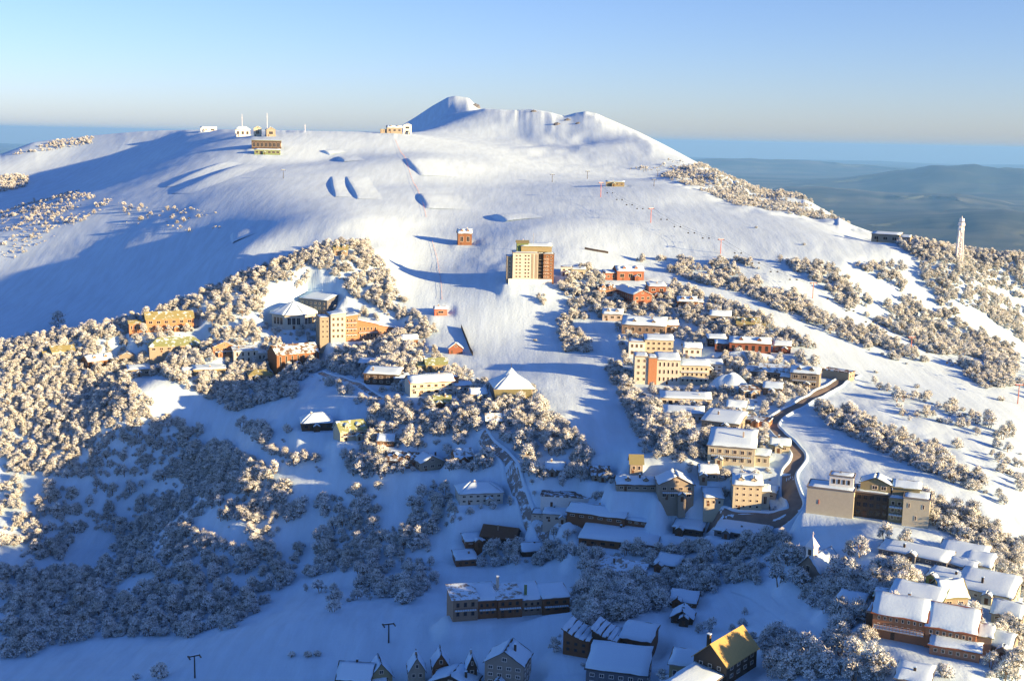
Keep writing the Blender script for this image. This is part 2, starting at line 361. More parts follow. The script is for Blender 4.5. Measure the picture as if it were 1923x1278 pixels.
def patchy(name, col, cover=.5):
    """a coloured metal roof the snow has partly slid off"""
    m, t, b = new_mat(name); tc = t.nodes.new('ShaderNodeTexCoord')
    n = t.nodes.new('ShaderNodeTexNoise'); n.inputs['Scale'].default_value = .35; n.inputs['Detail'].default_value = 6; n.inputs['Roughness'].default_value = .7
    t.links.new(tc.outputs['Object'], n.inputs['Vector'])
    r = t.nodes.new('ShaderNodeValToRGB'); r.color_ramp.elements[0].position = 1 - cover - .03; r.color_ramp.elements[1].position = 1 - cover + .05
    r.color_ramp.elements[0].color = (*col, 1); r.color_ramp.elements[1].color = (*SNOW, 1)
    t.links.new(n.outputs['Fac'], r.inputs['Fac']); t.links.new(r.outputs['Color'], b.inputs['Base Color']); b.inputs['Roughness'].default_value = .65
    MATS[name] = m
patchy('olive_patchy', (.22, .23, .11), .42); patchy('green_patchy', (.19, .25, .12), .45); patchy('snowy_road', (.20, .20, .20), .46); patchy('brown_patchy', (.12, .08, .05), .5); patchy('grey_patchy', (.20, .20, .19), .55)

# ------------------------------------------------------------------ building kit
_mesh_cache = {}
def box_geo(x0, x1, y0, y1, z0, z1):
    v = [(x0, y0, z0), (x1, y0, z0), (x1, y1, z0), (x0, y1, z0), (x0, y0, z1), (x1, y0, z1), (x1, y1, z1), (x0, y1, z1)]
    f = [(3, 2, 1, 0), (4, 5, 6, 7), (0, 1, 5, 4), (1, 2, 6, 5), (2, 3, 7, 6), (3, 0, 4, 7)]
    return v, f
class Geo:
    def __init__(s): s.v = []; s.f = []
    def add(s, v, f): n = len(s.v); s.v += list(v); s.f += [tuple(i + n for i in q) for q in f]; return s
    def box(s, *a): return s.add(*box_geo(*a))
    def bar(s, p, q, r, n=6, r2=None):
        p = Vector(p); q = Vector(q); d = (q - p).normalized(); a = d.orthogonal().normalized(); b = d.cross(a); r2 = r if r2 is None else r2
        v = [p + (a * math.cos(2 * math.pi * i / n) + b * math.sin(2 * math.pi * i / n)) * r for i in range(n)] + \
            [q + (a * math.cos(2 * math.pi * i / n) + b * math.sin(2 * math.pi * i / n)) * r2 for i in range(n)]
        f = [(i, (i + 1) % n, n + (i + 1) % n, n + i) for i in range(n)] + [tuple(range(n))[::-1], tuple(range(n, 2 * n))]
        return s.add(v, f)
    def obj(s, name, m, parent=None, smooth=False): return link(name, make_mesh(name, s.v, s.f, m, smooth), parent)
def prism(poly, t):                       # a planar polygon thickened downwards
    n = len(poly); v = [tuple(p) for p in poly] + [(p[0], p[1], p[2] - t) for p in poly]
    return v, [tuple(range(n)), tuple(range(2 * n - 1, n - 1, -1))] + [(i, n + i, n + (i + 1) % n, (i + 1) % n) for i in range(n)]
def roof_polys(kind, x0, x1, y0, y1, z, rh):
    xm, ym = (x0 + x1) / 2, (y0 + y1) / 2
    if kind == 'gx': return [[(x0, y0, z), (x1, y0, z), (x1, ym, z + rh), (x0, ym, z + rh)], [(x1, y1, z), (x0, y1, z), (x0, ym, z + rh), (x1, ym, z + rh)]]
    if kind == 'gy': return [[(x0, y1, z), (x0, y0, z), (xm, y0, z + rh), (xm, y1, z + rh)], [(x1, y0, z), (x1, y1, z), (xm, y1, z + rh), (xm, y0, z + rh)]]
    if kind == 'hip':
        i = min((x1 - x0), (y1 - y0)) * .45
        if x1 - x0 >= y1 - y0: a, b = (x0 + i, ym, z + rh), (x1 - i, ym, z + rh)
        else: a, b = (xm, y0 + i, z + rh), (xm, y1 - i, z + rh)
        A, B, C, D = (x0, y0, z), (x1, y0, z), (x1, y1, z), (x0, y1, z)
        if x1 - x0 >= y1 - y0: return [[A, B, b, a], [C, D, a, b], [B, C, b, b], [D, A, a, a]]
        return [[A, B, a, a], [C, D, b, b], [B, C, b, a], [D, A, a, b]]
    if kind == 'pyr':
        a = (xm, ym, z + rh); A, B, C, D = (x0, y0, z), (x1, y0, z), (x1, y1, z), (x0, y1, z)
        return [[A, B, a, a], [B, C, a, a], [C, D, a, a], [D, A, a, a]]
    if kind == 'sb': return [[(x0, y0, z), (x1, y0, z), (x1, y1, z + rh), (x0, y1, z + rh)]]          # rises to the back
    if kind == 'sf': return [[(x0, y0, z + rh), (x1, y0, z + rh), (x1, y1, z), (x0, y1, z)]]          # rises to the front
    if kind == 'sl': return [[(x0, y0, z + rh), (x1, y0, z), (x1, y1, z), (x0, y1, z + rh)]]          # rises to the left
    if kind == 'sr': return [[(x0, y0, z), (x1, y0, z + rh), (x1, y1, z + rh), (x0, y1, z)]]          # rises to the right
    if kind == 'curve':                                                                               # swept-up left end
        out = []; n = 5
        for k in range(n):
            u0, u1 = k / n, (k + 1) / n; zf = lambda u: z + rh * (1 - u) ** 2
            xa, xb = x0 + (x1 - x0) * u0, x0 + (x1 - x0) * u1
            out.append([(xa, y0, zf(u0)), (xb, y0, zf(u1)), (xb, y1, zf(u1)), (xa, y1, zf(u0))])
        return out
    return [[(x0, y0, z), (x1, y0, z), (x1, y1, z), (x0, y1, z)]]
def snow_geo(g, poly, th, rr):
    """a snow blanket on one roof plane: soft ragged edge, slightly uneven top"""
    A, B, C, D = [Vector(p) for p in poly]; n, m = 7, 5
    P = {}
    for i in range(n + 1):
        for j in range(m + 1):
            u, v = i / n, j / m; lu = max((B - A).length, (C - D).length, .1); lv = max((D - A).length, (C - B).length, .1)
            eu = min(u, 1 - u) * lu; ev = min(v, 1 - v) * lv
            if i in (0, n): u = abs(u - min(.45, rr.uniform(-.12, .55) / lu))
            if j in (0, m) and not (C - D).length < .01: v = abs(v - min(.45, rr.uniform(-.12, .60) / lv))
            p = (A * (1 - u) + B * u) * (1 - v) + (D * (1 - u) + C * u) * v
            e = min(eu, ev); P[i, j] = p + Vector((0, 0, .03 + th * (.35 if e < .01 else 1) + (rr.uniform(-.10, .16) if e > .01 else 0)))
    base = len(g.v); idx = {}
    for k, p in P.items(): idx[k] = len(g.v); g.v.append(tuple(p))
    for i in range(n):
        for j in range(m): g.f.append((idx[i, j], idx[i + 1, j], idx[i + 1, j + 1], idx[i, j + 1]))
    ring = [(i, 0) for i in range(n + 1)] + [(n, j) for j in range(1, m + 1)] + [(i, m) for i in range(n - 1, -1, -1)] + [(0, j) for j in range(m - 1, 0, -1)]
    low = []
    for k in ring: low.append(len(g.v)); p = P[k]; g.v.append((p[0], p[1], p[2] - th * .35 - .06))
    for a in range(len(ring)):
        b = (a + 1) % len(ring); g.f.append((idx[ring[b]], idx[ring[a]], low[a], low[b]))
FOOT = []              # building footprints: root matrix inverse + rectangle
class Building:
    def __init__(s, name, label, px, py, yaw=0, cat='building', group=None, sink=0.0):
        x, y, z = ground(px, py); s.r = math.hypot(x, y); s.k = s.r / FPX          # metres per photo pixel here
        s.root = bpy.data.objects.new(name, None); COL.objects.link(s.root); s.root.empty_display_size = 2
        s.root.location = (x, y, z + CAMZ - sink); s.az = math.atan2(x, y)
        s.root.rotation_euler.z = -s.az + R(yaw); s.yaw = R(yaw)
        tag(s.root, label, cat, group); s.rr = random.Random(int(px * 7 + py)); s.ext = [0, 0, 0, 0]
        s.M = (x, y, -s.az + s.yaw)
    def foot(s, x0, x1, y0, y1):
        """remember the footprint and level the ground under it"""
        global GZ
        FOOT.append((s.M, x0, x1, y0, y1))
        cx, cy, a = s.M; ca, sa = math.cos(a), math.sin(a)
        i0, i1 = np.searchsorted(GA, [s.az - 60 / s.r, s.az + 60 / s.r]); j0, j1 = np.searchsorted(GL, [math.log(s.r - 55), math.log(s.r + 60)])
        X = XX[i0:i1, j0:j1] - cx; Y = YY[i0:i1, j0:j1] - cy; u = X * ca + Y * sa; v = -X * sa + Y * ca
        d = np.hypot(np.maximum(np.maximum(x0 - 1 - u, u - x1 - 1), 0), np.maximum(np.maximum(y0 - 2 - v, v - (y0 + (y1 - y0) * .55)), 0))
        w_ = np.clip(1 - d / 7, 0, 1); w_ = w_ * w_ * (3 - 2 * w_)
        GZ[i0:i1, j0:j1] = GZ[i0:i1, j0:j1] * (1 - w_) + (s.root.location.z - CAMZ - .15) * w_
    def vol(s, x0, x1, y0, d, h, wall, roof='gx', rh=2.0, rmat='grey_roof', snow=.4, z0=-7.0, ov=.6, t=.22, name='wall', gable=None):
        """one block: wall body (with its gable ends), roof slabs and the snow lying on them"""
        y1 = y0 + d; g = Geo(); xm, ym = (x0 + x1) / 2, (y0 + y1) / 2
        if z0 < 0: s.foot(x0, x1, y0, y1)
        if roof == 'gx':
            prof = [(y0, z0), (y1, z0), (y1, h), (ym, h + rh * .97), (y0, h)]
            v = [(x0, a, b) for a, b in prof] + [(x1, a, b) for a, b in prof]
        elif roof == 'gy':
            prof = [(x1, z0), (x0, z0), (x0, h), (xm, h + rh * .97), (x1, h)]
            v = [(a, y0, b) for a, b in prof] + [(a, y1, b) for a, b in prof]
        elif roof in ('sl', 'sr', 'curve'):
            hl, hr = (h + rh * .97, h) if roof != 'sr' else (h, h + rh * .97)
            if roof == 'curve':
                top = [(x0 + (x1 - x0) * u / 6, h + rh * (1 - u / 6) ** 2 - .12) for u in range(7)]
                prof = [(x1, z0), (x0, z0)] + top
            else: prof = [(x1, z0), (x0, z0), (x0, hl - .1), (x1, hr - .1)]
            v = [(a, y0, b) for a, b in prof] + [(a, y1, b) for a, b in prof]
        elif roof in ('sb', 'sf'):
            hf, hb = (h, h + rh * .97) if roof == 'sb' else (h + rh * .97, h)
            prof = [(y0, z0), (y1, z0), (y1, hb - .1), (y0, hf - .1)]
            v = [(x0, a, b) for a, b in prof] + [(x1, a, b) for a, b in prof]
        else:
            prof = [(y0, z0), (y1, z0), (y1, h - .03), (y0, h - .03)]
            v = [(x0, a, b) for a, b in prof] + [(x1, a, b) for a, b in prof]
        n = len(prof)
        g.add(v, [tuple(range(n))[::-1], tuple(range(n, 2 * n))] + [(i, (i + 1) % n, n + (i + 1) % n, n + i) for i in range(n)])
        w = g.obj(name, wall, s.root)
        me = w.data
        import bmesh as _b
        bm = _b.new(); bm.from_mesh(me); _b.ops.recalc_face_normals(bm, faces=bm.faces); bm.to_mesh(me); bm.free()
        o = ov; sl = {'gx': rh / max(.1, (y1 - y0) / 2), 'gy': rh / max(.1, (x1 - x0) / 2)}.get(roof, 0)
        if roof == 'hip': sl = rh / max(.1, min(x1 - x0, y1 - y0) * .45)
        if roof == 'pyr': sl = rh / max(.1, (x1 - x0) / 2)
        zz = h - sl * o + t
        rg = Geo()
        if roof == 'flat':
            rg.add(*prism(roof_polys('flat', x0 - .25, x1 + .25, y0 - .25, y1 + .25, h + t, 0)[0], t))
            for b in ((x0 - .25, x1 + .25, y0 - .25, y0), (x0 - .25, x1 + .25, y1, y1 + .25), (x0 - .25, x0, y0 + .002, y1 - .002), (x1, x1 + .25, y0 + .002, y1 - .002)): rg.box(*b, h + t + .003, h + t + .3)
            polys = roof_polys('flat', x0, x1, y0, y1, h + t, 0)
        else:
            rise = rh + sl * o
            polys = roof_polys(roof, x0 - o, x1 + o, y0 - o, y1 + o, zz, rise)
            for p in polys:
                q = [a for i, a in enumerate(p) if a != p[i - 1]]
                rg.add(*prism(q, t))
        ro = rg.obj('roof', rmat, s.root)
        if snow:
            sg = Geo()
            for p in polys: snow_geo(sg, p, snow, s.rr)
            sg.obj('snow_cover', 'roof_snow', ro, smooth=True)
        return w
    def window(s, x, z, w, h, y=0.0, side='f', fm='frame_paint', sub=True):
        """side f: on the plane y; l / r: on the plane x, with x then measured along y"""
        key = ('win', round(w, 1), round(h, 1), fm)
        if key not in _mesh_cache:
            W_, H_ = round(w, 1), round(h, 1); g = Geo(); f = .12
            g.box(-W_ / 2, W_ / 2, -.10, .04, -H_ / 2, -H_ / 2 + f); g.box(-W_ / 2, W_ / 2, -.10, .04, H_ / 2 - f, H_ / 2)
            g.box(-W_ / 2, -W_ / 2 + f, -.098, .04, -H_ / 2 + f, H_ / 2 - f); g.box(W_ / 2 - f, W_ / 2, -.098, .04, -H_ / 2 + f, H_ / 2 - f)
            if W_ > 1.3: g.box(-.04, .04, -.09, .04, -H_ / 2 + f, H_ / 2 - f)
            p = Geo(); p.box(-W_ / 2 + f, W_ / 2 - f, -.05, .03, -H_ / 2 + f, H_ / 2 - f)
            _mesh_cache[key] = (make_mesh('window', g.v, g.f, fm), make_mesh('pane', p.v, p.f, 'glass'))
        a, b = _mesh_cache[key]
        o = link('window', a, s.root)
        if side == 'f': o.location = (x, y, z)
        elif side == 'r': o.location = (y, x, z); o.rotation_euler.z = R(90)
        elif side == 'l': o.location = (y, x, z); o.rotation_euler.z = R(-90)
        link('pane', b, o)
        return o
    def wins(s, x0, x1, z0, z1, cols, rows, y=0.0, side='f', fr=.55, fz=.55, fm='frame_paint', skip=()):
        cw = (x1 - x0) / cols; ch = (z1 - z0) / rows
        for i in range(cols):
            for j in range(rows):
                if (i, j) in skip: continue
                s.window(x0 + cw * (i + .5), z0 + ch * (j + .5), max(.6, cw * fr), max(.7, ch * fz), y, side, fm)
    def balcony(s, x0, x1, z, y=0.0, dep=1.5, m='timber', slab='concrete', snow=True):
        g = Geo(); g.box(x0, x1, y - dep, y - .003, z - .2, z); b = g.obj('balcony', slab, s.root)
        g = Geo(); g.box(x0, x1, y - dep, y - dep + .08, z + .95, z + 1.08)
        n = max(3, int((x1 - x0) / .9))
        for i in range(n + 1):
            x = x0 + .04 + (x1 - x0 - .08) * i / n; g.box(x - .04, x + .04, y - dep + .01, y - dep + .07, z + .003, z + .95)
        g.obj('railing', m, b)
        if snow:
            g = Geo(); g.box(x0 + .1, x1 - .1, y - dep + .12, y - .1, z + .003, z + .22); g.obj('snow_cover', 'roof_snow', b)
    def door(s, x, w=1.1, h=2.1, y=0.0, m='door_wood', z=0.0):
        g = Geo(); g.box(x - w / 2, x + w / 2, y - .07, y + .03, z, z + h); o = g.obj('door', m, s.root)
        g = Geo(); g.box(x + w * .32, x + w * .38, y - .13, y - .073, z + h * .45, z + h * .53); g.obj('handle', 'steel', o)
    def box(s, name, m, *a, parent=None): g = Geo(); g.box(*a); return g.obj(name, m, parent or s.root)
    def chimney(s, x, y, z0, z1, w=.8, m='stone_wall'):
        c = s.box('chimney', m, x - w / 2, x + w / 2, y - w / 2, y + w / 2, z0, z1)
        g = Geo(); g.box(x - w / 2 - .06, x + w / 2 + .06, y - w / 2 - .06, y + w / 2 + .06, z1 + .003, z1 + .25); g.obj('snow_cover', 'roof_snow', c)

def house(name, label, px, py, wpx, hpx, d, yaw=0, wall='cream', roof='gx', rh=2.2, rmat='grey_roof', snow=.4, cols=4, rows=2, fm='frame_paint',
          side=None, bal=0, chim=False, door=True, group=None, cat='lodge', fr=.5, fz=.5, sink=0.0, top=None, ov=.6):
    """an ordinary lodge or chalet seen from its front; sizes across the picture are in photo pixels"""
    B = Building(name, label, px, py, yaw, cat, group, sink)
    if snow and snow < .5 and rmat in ('grey_roof', 'brown_roof') and B.rr.random() < .35: rmat, snow = {'grey_roof': 'grey_patchy', 'brown_roof': 'brown_patchy'}[rmat], 0
    k = B.k; w = wpx * k / max(.6, math.cos(R(yaw))); h = hpx * k
    B.vol(-w / 2, w / 2, 0, d, h, wall, roof, rh, rmat, snow, ov=ov)
    if cols and rows: B.wins(-w / 2 + .4, w / 2 - .4, .5, h - .3, cols, rows, 0, 'f', fr, fz, fm)
    if roof == 'gy' and rh > 2.2: B.window(0, h + rh * .35, min(1.6, w * .2), min(1.4, rh * .4), 0, 'f', fm)
    n = max(2, int(d / 3.5))
    for sd in (side or 'lr'):
        B.wins(.5, d - .5, .8, h - .3, n, max(1, rows), (-w / 2 if sd == 'l' else w / 2), sd, .42, .5, fm)
    for b in range(bal): B.balcony(-w * .42, w * .42, h * (b + 1) / (bal + 1) - .1)
    if chim: B.chimney(w * .22, d * .55, h, h + rh + 1.2)
    if door: B.door(-w * .28)
    q = B.rr
    if not chim and roof in ('gx', 'gy', 'hip', 'sb') and q.random() < .6: B.chimney(q.uniform(-.3, .3) * w, d * q.uniform(.3, .6), h, h + rh + q.uniform(.6, 1.3), .7, q.choice(['stone_wall', 'dark_wall', 'concrete']))
    if roof in ('gx', 'sb') and w > 9 and d > 8 and q.random() < .55:        # a lower wing set back at one end
        sx = q.choice([-1, 1]); ww = w * q.uniform(.28, .45); a0, a1 = (w / 2 + .003, w / 2 + ww) if sx > 0 else (-w / 2 - ww, -w / 2 - .003)
        hh = h * q.uniform(.55, .8); yy = q.uniform(1.5, 3); dd = d * q.uniform(.5, .7)
        B.vol(a0, a1, yy, dd, hh, wall, q.choice(['gx', 'sb', 'flat']), 1.5, rmat, snow, name='wing'); B.wins(a0 + .4, a1 - .4, .6, hh - .3, max(1, int(ww / 2.6)), 1, yy, 'f', .5, .5, fm)
    if rows and w > 7 and q.random() < .5:                                     # entrance porch
        xx = q.uniform(-.3, .3) * w; B.vol(xx - 1.6, xx + 1.6, -2.4, 2.39, 2.5, wall, 'gy', 1.1, rmat, min(.3, snow or .25), name='porch', ov=.3); B.door(xx, 1.2, 2.1, y=-2.4)
    if roof == 'gx' and rh > 2.4 and w > 9 and q.random() < .6:                # dormers
        for xx in (-w * .22, w * .22):
            zd = h + rh * .18; B.vol(xx - 1.1, xx + 1.1, d * .10, d * .3, zd + 1.5, wall, 'gy', .9, rmat, min(.3, snow or .25), z0=zd - .6, name='dormer', ov=.25); B.window(xx, zd + .75, 1.2, 1.0, d * .10, 'f', fm)
    return B
# ------------------------------------------------------------------ the village: landmark blocks
def hotel_tower():
    B = Building('hotel_tower', 'tall cream and brown hotel block at the top of the village beside the piste', 996, 532, 4, 'hotel'); k = B.k
    H = 57 * k
    B.box('plinth', 'white_wall', -42 * k, 40 * k, -2.5, -.003, -7, 3.2)
    B.vol(-45 * k, -34 * k, 2.2, 12, H * .86, 'tan_wall', 'flat', name='wall')
    B.vol(-34 * k + .003, 14 * k, 0, 15, H, 'cream', 'flat', name='wall')
    B.vol(14 * k + .003, 24 * k, 3, 11, H * .97, 'dark_wall', 'flat', name='wall')
    B.vol(24 * k + .003, 44 * k, .6, 14, H * .97, 'brown_wall', 'flat', name='wall')
    B.vol(-18 * k, 40 * k, 4.5, 8, H + 4.2, 'olive_wall', 'sb', 1.6, 'olive_roof', .2, z0=H + .6, name='penthouse')
    B.vol(-26 * k, -4 * k, 6, 7, H + 6.4, 'green_wall', 'gx', 1.4, 'olive_roof', 0, z0=H + .55, name='lift_overrun')
    for x0, x1, c in ((-30 * k, -17 * k, 2), (-13 * k, -1 * k, 2)): B.wins(x0, x1, 3.4, H - .6, c, 7, 0, 'f', .6, .55)
    g = Geo(); g.box(1 * k, 5 * k, -.12, .02, 3.4, H - .5); g.obj('facade_panel', 'tan_wall', B.root)
    g = Geo(); g.box(8 * k, 13 * k, -.12, .02, 3.4, H - .5); g.obj('facade_panel', 'tan_wall', B.root)
    B.wins(27 * k, 42 * k, 3.2, H * .95, 2, 7, .6, 'f', .5, .5)
    B.wins(-44 * k, -35 * k, 2, H * .84, 1, 6, 2.2, 'f', .5, .5)
    B.wins(1.5, 13.5, 3, H * .82, 3, 6, -45 * k, 'l', .4, .5)
    for j in range(6): B.balcony(15 * k, 23 * k, 4 + j * (H - 6) / 6, 3, 1.4, 'dark_steel', snow=False)
    for j in range(6): B.balcony(24.5 * k, 34 * k, 4 + j * (H - 6) / 6, .6, 1.0, 'white_paint', snow=False)
    g = Geo(); g.bar((2, 9, H + 6), (2, 9, H + 13), .09); g.obj('mast', 'steel', B.root)
hotel_tower()

def stepped_apartments():
    B = Building('stepped_apartments', 'orange and cream apartment block stepping down to the right under the left ridge', 678, 640, 12, 'apartments'); k = B.k
    B.vol(-78 * k, -58 * k, 0, 14, 46 * k, 'tan_wall', 'flat', name='wall'); B.vol(-58 * k + .003, -30 * k, -1.2, 14, 51 * k, 'cream', 'sr', 1.4, 'brown_roof', .35, name='wall')
    B.vol(-30 * k + .003, -6 * k, .2, 13, 47 * k, 'terracotta', 'sr', 1.2, 'brown_roof', .35, name='wall')
    B.vol(-6 * k + .003, 34 * k, 1.0, 12, 30 * k, 'orange_wall', 'sl', 3.4, 'rust_roof', .35, name='wall'); B.vol(34 * k + .003, 74 * k, 2.0, 11, 20 * k, 'terracotta', 'sl', 3.0, 'rust_roof', .35, name='wall')
    B.wins(-76 * k, -60 * k, 2, 44 * k, 2, 4, 0, 'f', .5, .55); B.wins(-57 * k, -32 * k, 2, 49 * k, 3, 4, -1.2, 'f', .55, .55); B.wins(-29 * k, -8 * k, 2, 45 * k, 3, 4, .2, 'f', .45, .5)
    B.wins(-4 * k, 32 * k, 1, 29 * k, 5, 2, 1.0, 'f', .5, .5); B.wins(36 * k, 72 * k, .5, 19 * k, 5, 2, 2.0, 'f', .5, .5)
    for j in range(3): B.balcony(-29 * k, -8 * k, 4.2 + j * 4.0, .2, 1.3, 'timber')
    B.balcony(-4 * k, 32 * k, 5.4, 1.0, 1.4, 'timber'); B.balcony(36 * k, 72 * k, 3.5, 2.0, 1.4, 'timber')
    B.door(50 * k, y=2.0); FOOT.append((B.M, -80 * k, 76 * k, -9, 0))
stepped_apartments()

def round_hall():
    B = Building('octagonal_hall', 'cream eight-sided hall with a pointed snowy roof left of the orange apartments', 552, 618, 0, 'hall'); k = B.k
    R1 = 44 * k; H = 27 * k; n = 8; c = (0, R1 * .92); g = Geo()
    ring = [(c[0] + R1 * math.cos(math.pi * (2 * i + 1) / n), c[1] + R1 * math.sin(math.pi * (2 * i + 1) / n)) for i in range(n)]
    B.foot(-R1, R1, 0, 2 * R1)
    g.add([(x, y, -7) for x, y in ring] + [(x, y, H) for x, y in ring], [(i, (i + 1) % n, n + (i + 1) % n, n + i) for i in range(n)] + [tuple(range(n, 2 * n))])
    g.obj('wall', 'cream', B.root)
    rg = Geo(); sg = Geo(); ro = [(c[0] + (x - c[0]) * 1.1, c[1] + (y - c[1]) * 1.1) for x, y in ring]; ap = (c[0], c[1], H + 21 * k)
    for i in range(n):
        a, b = ro[i], ro[(i + 1) % n]; rg.add(*prism([(a[0], a[1], H), (b[0], b[1], H), ap], .3)); snow_geo(sg, [(a[0], a[1], H), (b[0], b[1], H), ap, ap], .35, B.rr)
    r = rg.obj('roof', 'grey_roof', B.root); sg.obj('snow_cover', 'roof_snow', r, True)
    for i in (4, 5, 6):
        a, b = Vector(ring[i]), Vector(ring[(i + 1) % n]); d = (b - a); ang = math.atan2(d.y, d.x)
        for u in (.25, .5, .75):
            p = a + d * u; w = B.window(p.x, H * .55, d.length * .2, H * .5, p.y); w.rotation_euler.z = ang
    B.door(0, 1.6, 2.4, y=ring[5][1] - .02)
round_hall()

def big_shaded_lodge():
    B = Building('long_roof_lodge', 'big grey lodge with a long snowy mono-pitch roof behind the eight-sided hall', 590, 596, -38, 'lodge'); k = B.k
    B.vol(-34 * k, 30 * k, 0, 16, 34 * k, 'slate_wall', 'sb', 4, 'grey_roof', .4); B.wins(-32 * k, 28 * k, 2, 32 * k, 6, 3, 0, 'f', .4, .5); B.wins(1, 15, 2, 30 * k, 4, 3, 30 * k, 'r', .4, .5); B.door(0)
big_shaded_lodge()

def cream_apartments():
    B = Building('apartment_house', 'cream four-storey apartment house with an orange panel in the middle of the right village', 1262, 722, 6, 'apartments'); k = B.k
    H = 52 * k
    B.vol(-72 * k, -46 * k, 0, 14, H, 'cream', 'flat', name='wall'); B.vol(-46 * k + .003, -30 * k, -.8, 13, H * .96, 'orange_wall', 'flat', name='wall')
    B.vol(-30 * k + .003, 14 * k, 0, 14, H * .9, 'cream', 'sb', 1.8, 'grey_roof', .45, name='wall'); B.vol(14 * k + .003, 70 * k, 1.0, 13, H * .72, 'yellow_wall', 'gx', 2.0, 'grey_roof', .45, name='wall')
    B.wins(-70 * k, -48 * k, 1, H - .5, 2, 4, 0, 'f', .45, .5); B.wins(-28 * k, 12 * k, 1, H * .88, 5, 3, 0, 'f', .5, .62, 'white_paint'); B.wins(16 * k, 68 * k, 1, H * .7, 6, 3, 1.0, 'f', .5, .5)
    B.wins(1, 13, 1, H - .5, 4, 4, -72 * k, 'l', .4, .5)
    for j in (1, 2): B.balcony(16 * k, 68 * k, H * .72 * j / 3, 1.0, 1.4, 'white_paint')
    B.door(-10 * k); FOOT.append((B.M, -74 * k, 72 * k, -8, 0))
cream_apartments()

def top_apartments():
    B = Building('apartment_house', 'yellow and cream apartment row just above the orange-panelled apartment house', 1222, 672, 4, 'apartments'); k = B.k
    B.vol(-42 * k, -12 * k, 0, 12, 30 * k, 'white_wall', 'flat', name='wall'); B.vol(-12 * k + .003, 42 * k, .8, 12, 34 * k, 'yellow_wall', 'sb', 1.6, 'grey_roof', .45, name='wall')
    B.wins(-40 * k, -14 * k, 1, 29 * k, 3, 2, 0); B.wins(-10 * k, 40 * k, 1, 33 * k, 5, 3, .8, 'f', .5, .55); B.wins(1, 11, 1, 29 * k, 3, 2, -42 * k, 'l', .4, .5); B.door(-20 * k)
top_apartments()

def yellow_hotel():
    B = Building('yellow_lodge', 'long yellow lodge with a dark glazed middle beside the lower road curve', 1624, 975, -4, 'lodge'); k = B.k
    B.vol(-108 * k, -22 * k, -.5, 11, 50 * k, 'yellow_wall', 'flat', name='wall'); B.vol(-22 * k + .003, 40 * k, 3.2, 10, 47 * k, 'dark_wall', 'flat', name='wall')
    B.vol(40 * k + .003, 66 * k, 1.6, 10, 44 * k, 'olive_wall', 'flat', name='wall'); B.vol(66 * k + .003, 112 * k, -1.0, 11, 52 * k, 'yellow_wall', 'flat', name='wall')
    z = 50 * k + .5
    B.vol(-70 * k, -26 * k, 3, 6, z + 20 * k, 'white_wall', 'flat', z0=z, name='upper_storey'); B.vol(-14 * k, 40 * k, 5, 8, z + 12 * k, 'olive_wall', 'gy', 11 * k, 'dark_roof', .25, z0=47 * k + .5, name='upper_storey')
    B.vol(44 * k, 92 * k, 5.5, 7, z + 10 * k, 'olive_wall', 'gx', 2, 'olive_roof', .2, z0=44 * k + .5, name='upper_storey')
    B.wins(-66 * k, -30 * k, z + .3, z + 19 * k, 4, 1, 3, 'f', .5, .5, 'dark_frame'); B.wins(4 * k, 36 * k, z - .4, z + 11 * k, 2, 1, 5, 'f', .6, .6, 'white_paint')
    B.wins(-20 * k, 38 * k, .5, 46 * k, 5, 3, 3.2, 'f', .7, .6, 'dark_frame'); B.wins(42 * k, 64 * k, .5, 43 * k, 2, 3, 1.6, 'f', .6, .55); B.wins(70 * k, 108 * k, 1, 50 * k, 3, 2, -1.0, 'f', .28, .4, skip=((0, 0), (2, 0), (1, 1)))
    for j in (1, 2): B.balcony(41 * k, 65 * k, 44 * k * j / 3, 1.6, 1.8, 'dark_steel')
    g = Geo(); g.box(-86 * k, -84 * k, -.62, -.503, 20 * k, 28 * k); g.obj('wall_lamp', 'red_paint', B.root)
    B.door(-2 * k, 1.6, 2.4, y=3.2); B.box('vent', 'steel', -54 * k, -50 * k, 6, 7, z + 20 * k + .5, z + 26 * k)
yellow_hotel()

def orange_lodge():
    B = Building('orange_lodge', 'long orange timber lodge with stepped snowy roofs at the lower right edge of the village', 1738, 1212, -5, 'lodge'); k = B.k
    B.vol(-98 * k, -2 * k, 0, 12, 48 * k, 'orange_wall', 'gx', 4.2, 'rust_roof', .4, name='wall'); B.vol(-2 * k + .003, 86 * k, -.6, 13, 42 * k, 'orange_wall', 'gx', 5.0, 'rust_roof', .4, name='wall')
    B.vol(10 * k, 96 * k, -5, 4.3, 17 * k, 'terracotta', 'sb', 1.3, 'rust_roof', .3, name='porch'); B.vol(-112 * k, -98 * k - .003, 2, 9, 40 * k, 'dark_wall', 'flat', name='wall')
    B.vol(86 * k + .003, 112 * k, 2, 9, 34 * k, 'tan_wall', 'gx', 2, 'olive_roof', .3, name='wall')
    B.wins(-92 * k, -6 * k, 2.8, 47 * k, 8, 2, 0, 'f', .45, .5); B.wins(2 * k, 82 * k, 3.4, 41 * k, 7, 1, -.6, 'f', .5, .42); B.wins(14 * k, 92 * k, .4, 16 * k, 6, 1, -5, 'f', .5, .55)
    B.balcony(-96 * k, -4 * k, 3.2, 0, 1.6, 'orange_wall'); B.balcony(-96 * k, -4 * k, 24 * k, 0, 1.4, 'orange_wall'); B.chimney(-40 * k, 7, 48 * k, 48 * k + 5); B.door(-60 * k, m='dark_frame'); FOOT.append((B.M, -100 * k, 100 * k, -15, -5))
orange_lodge()

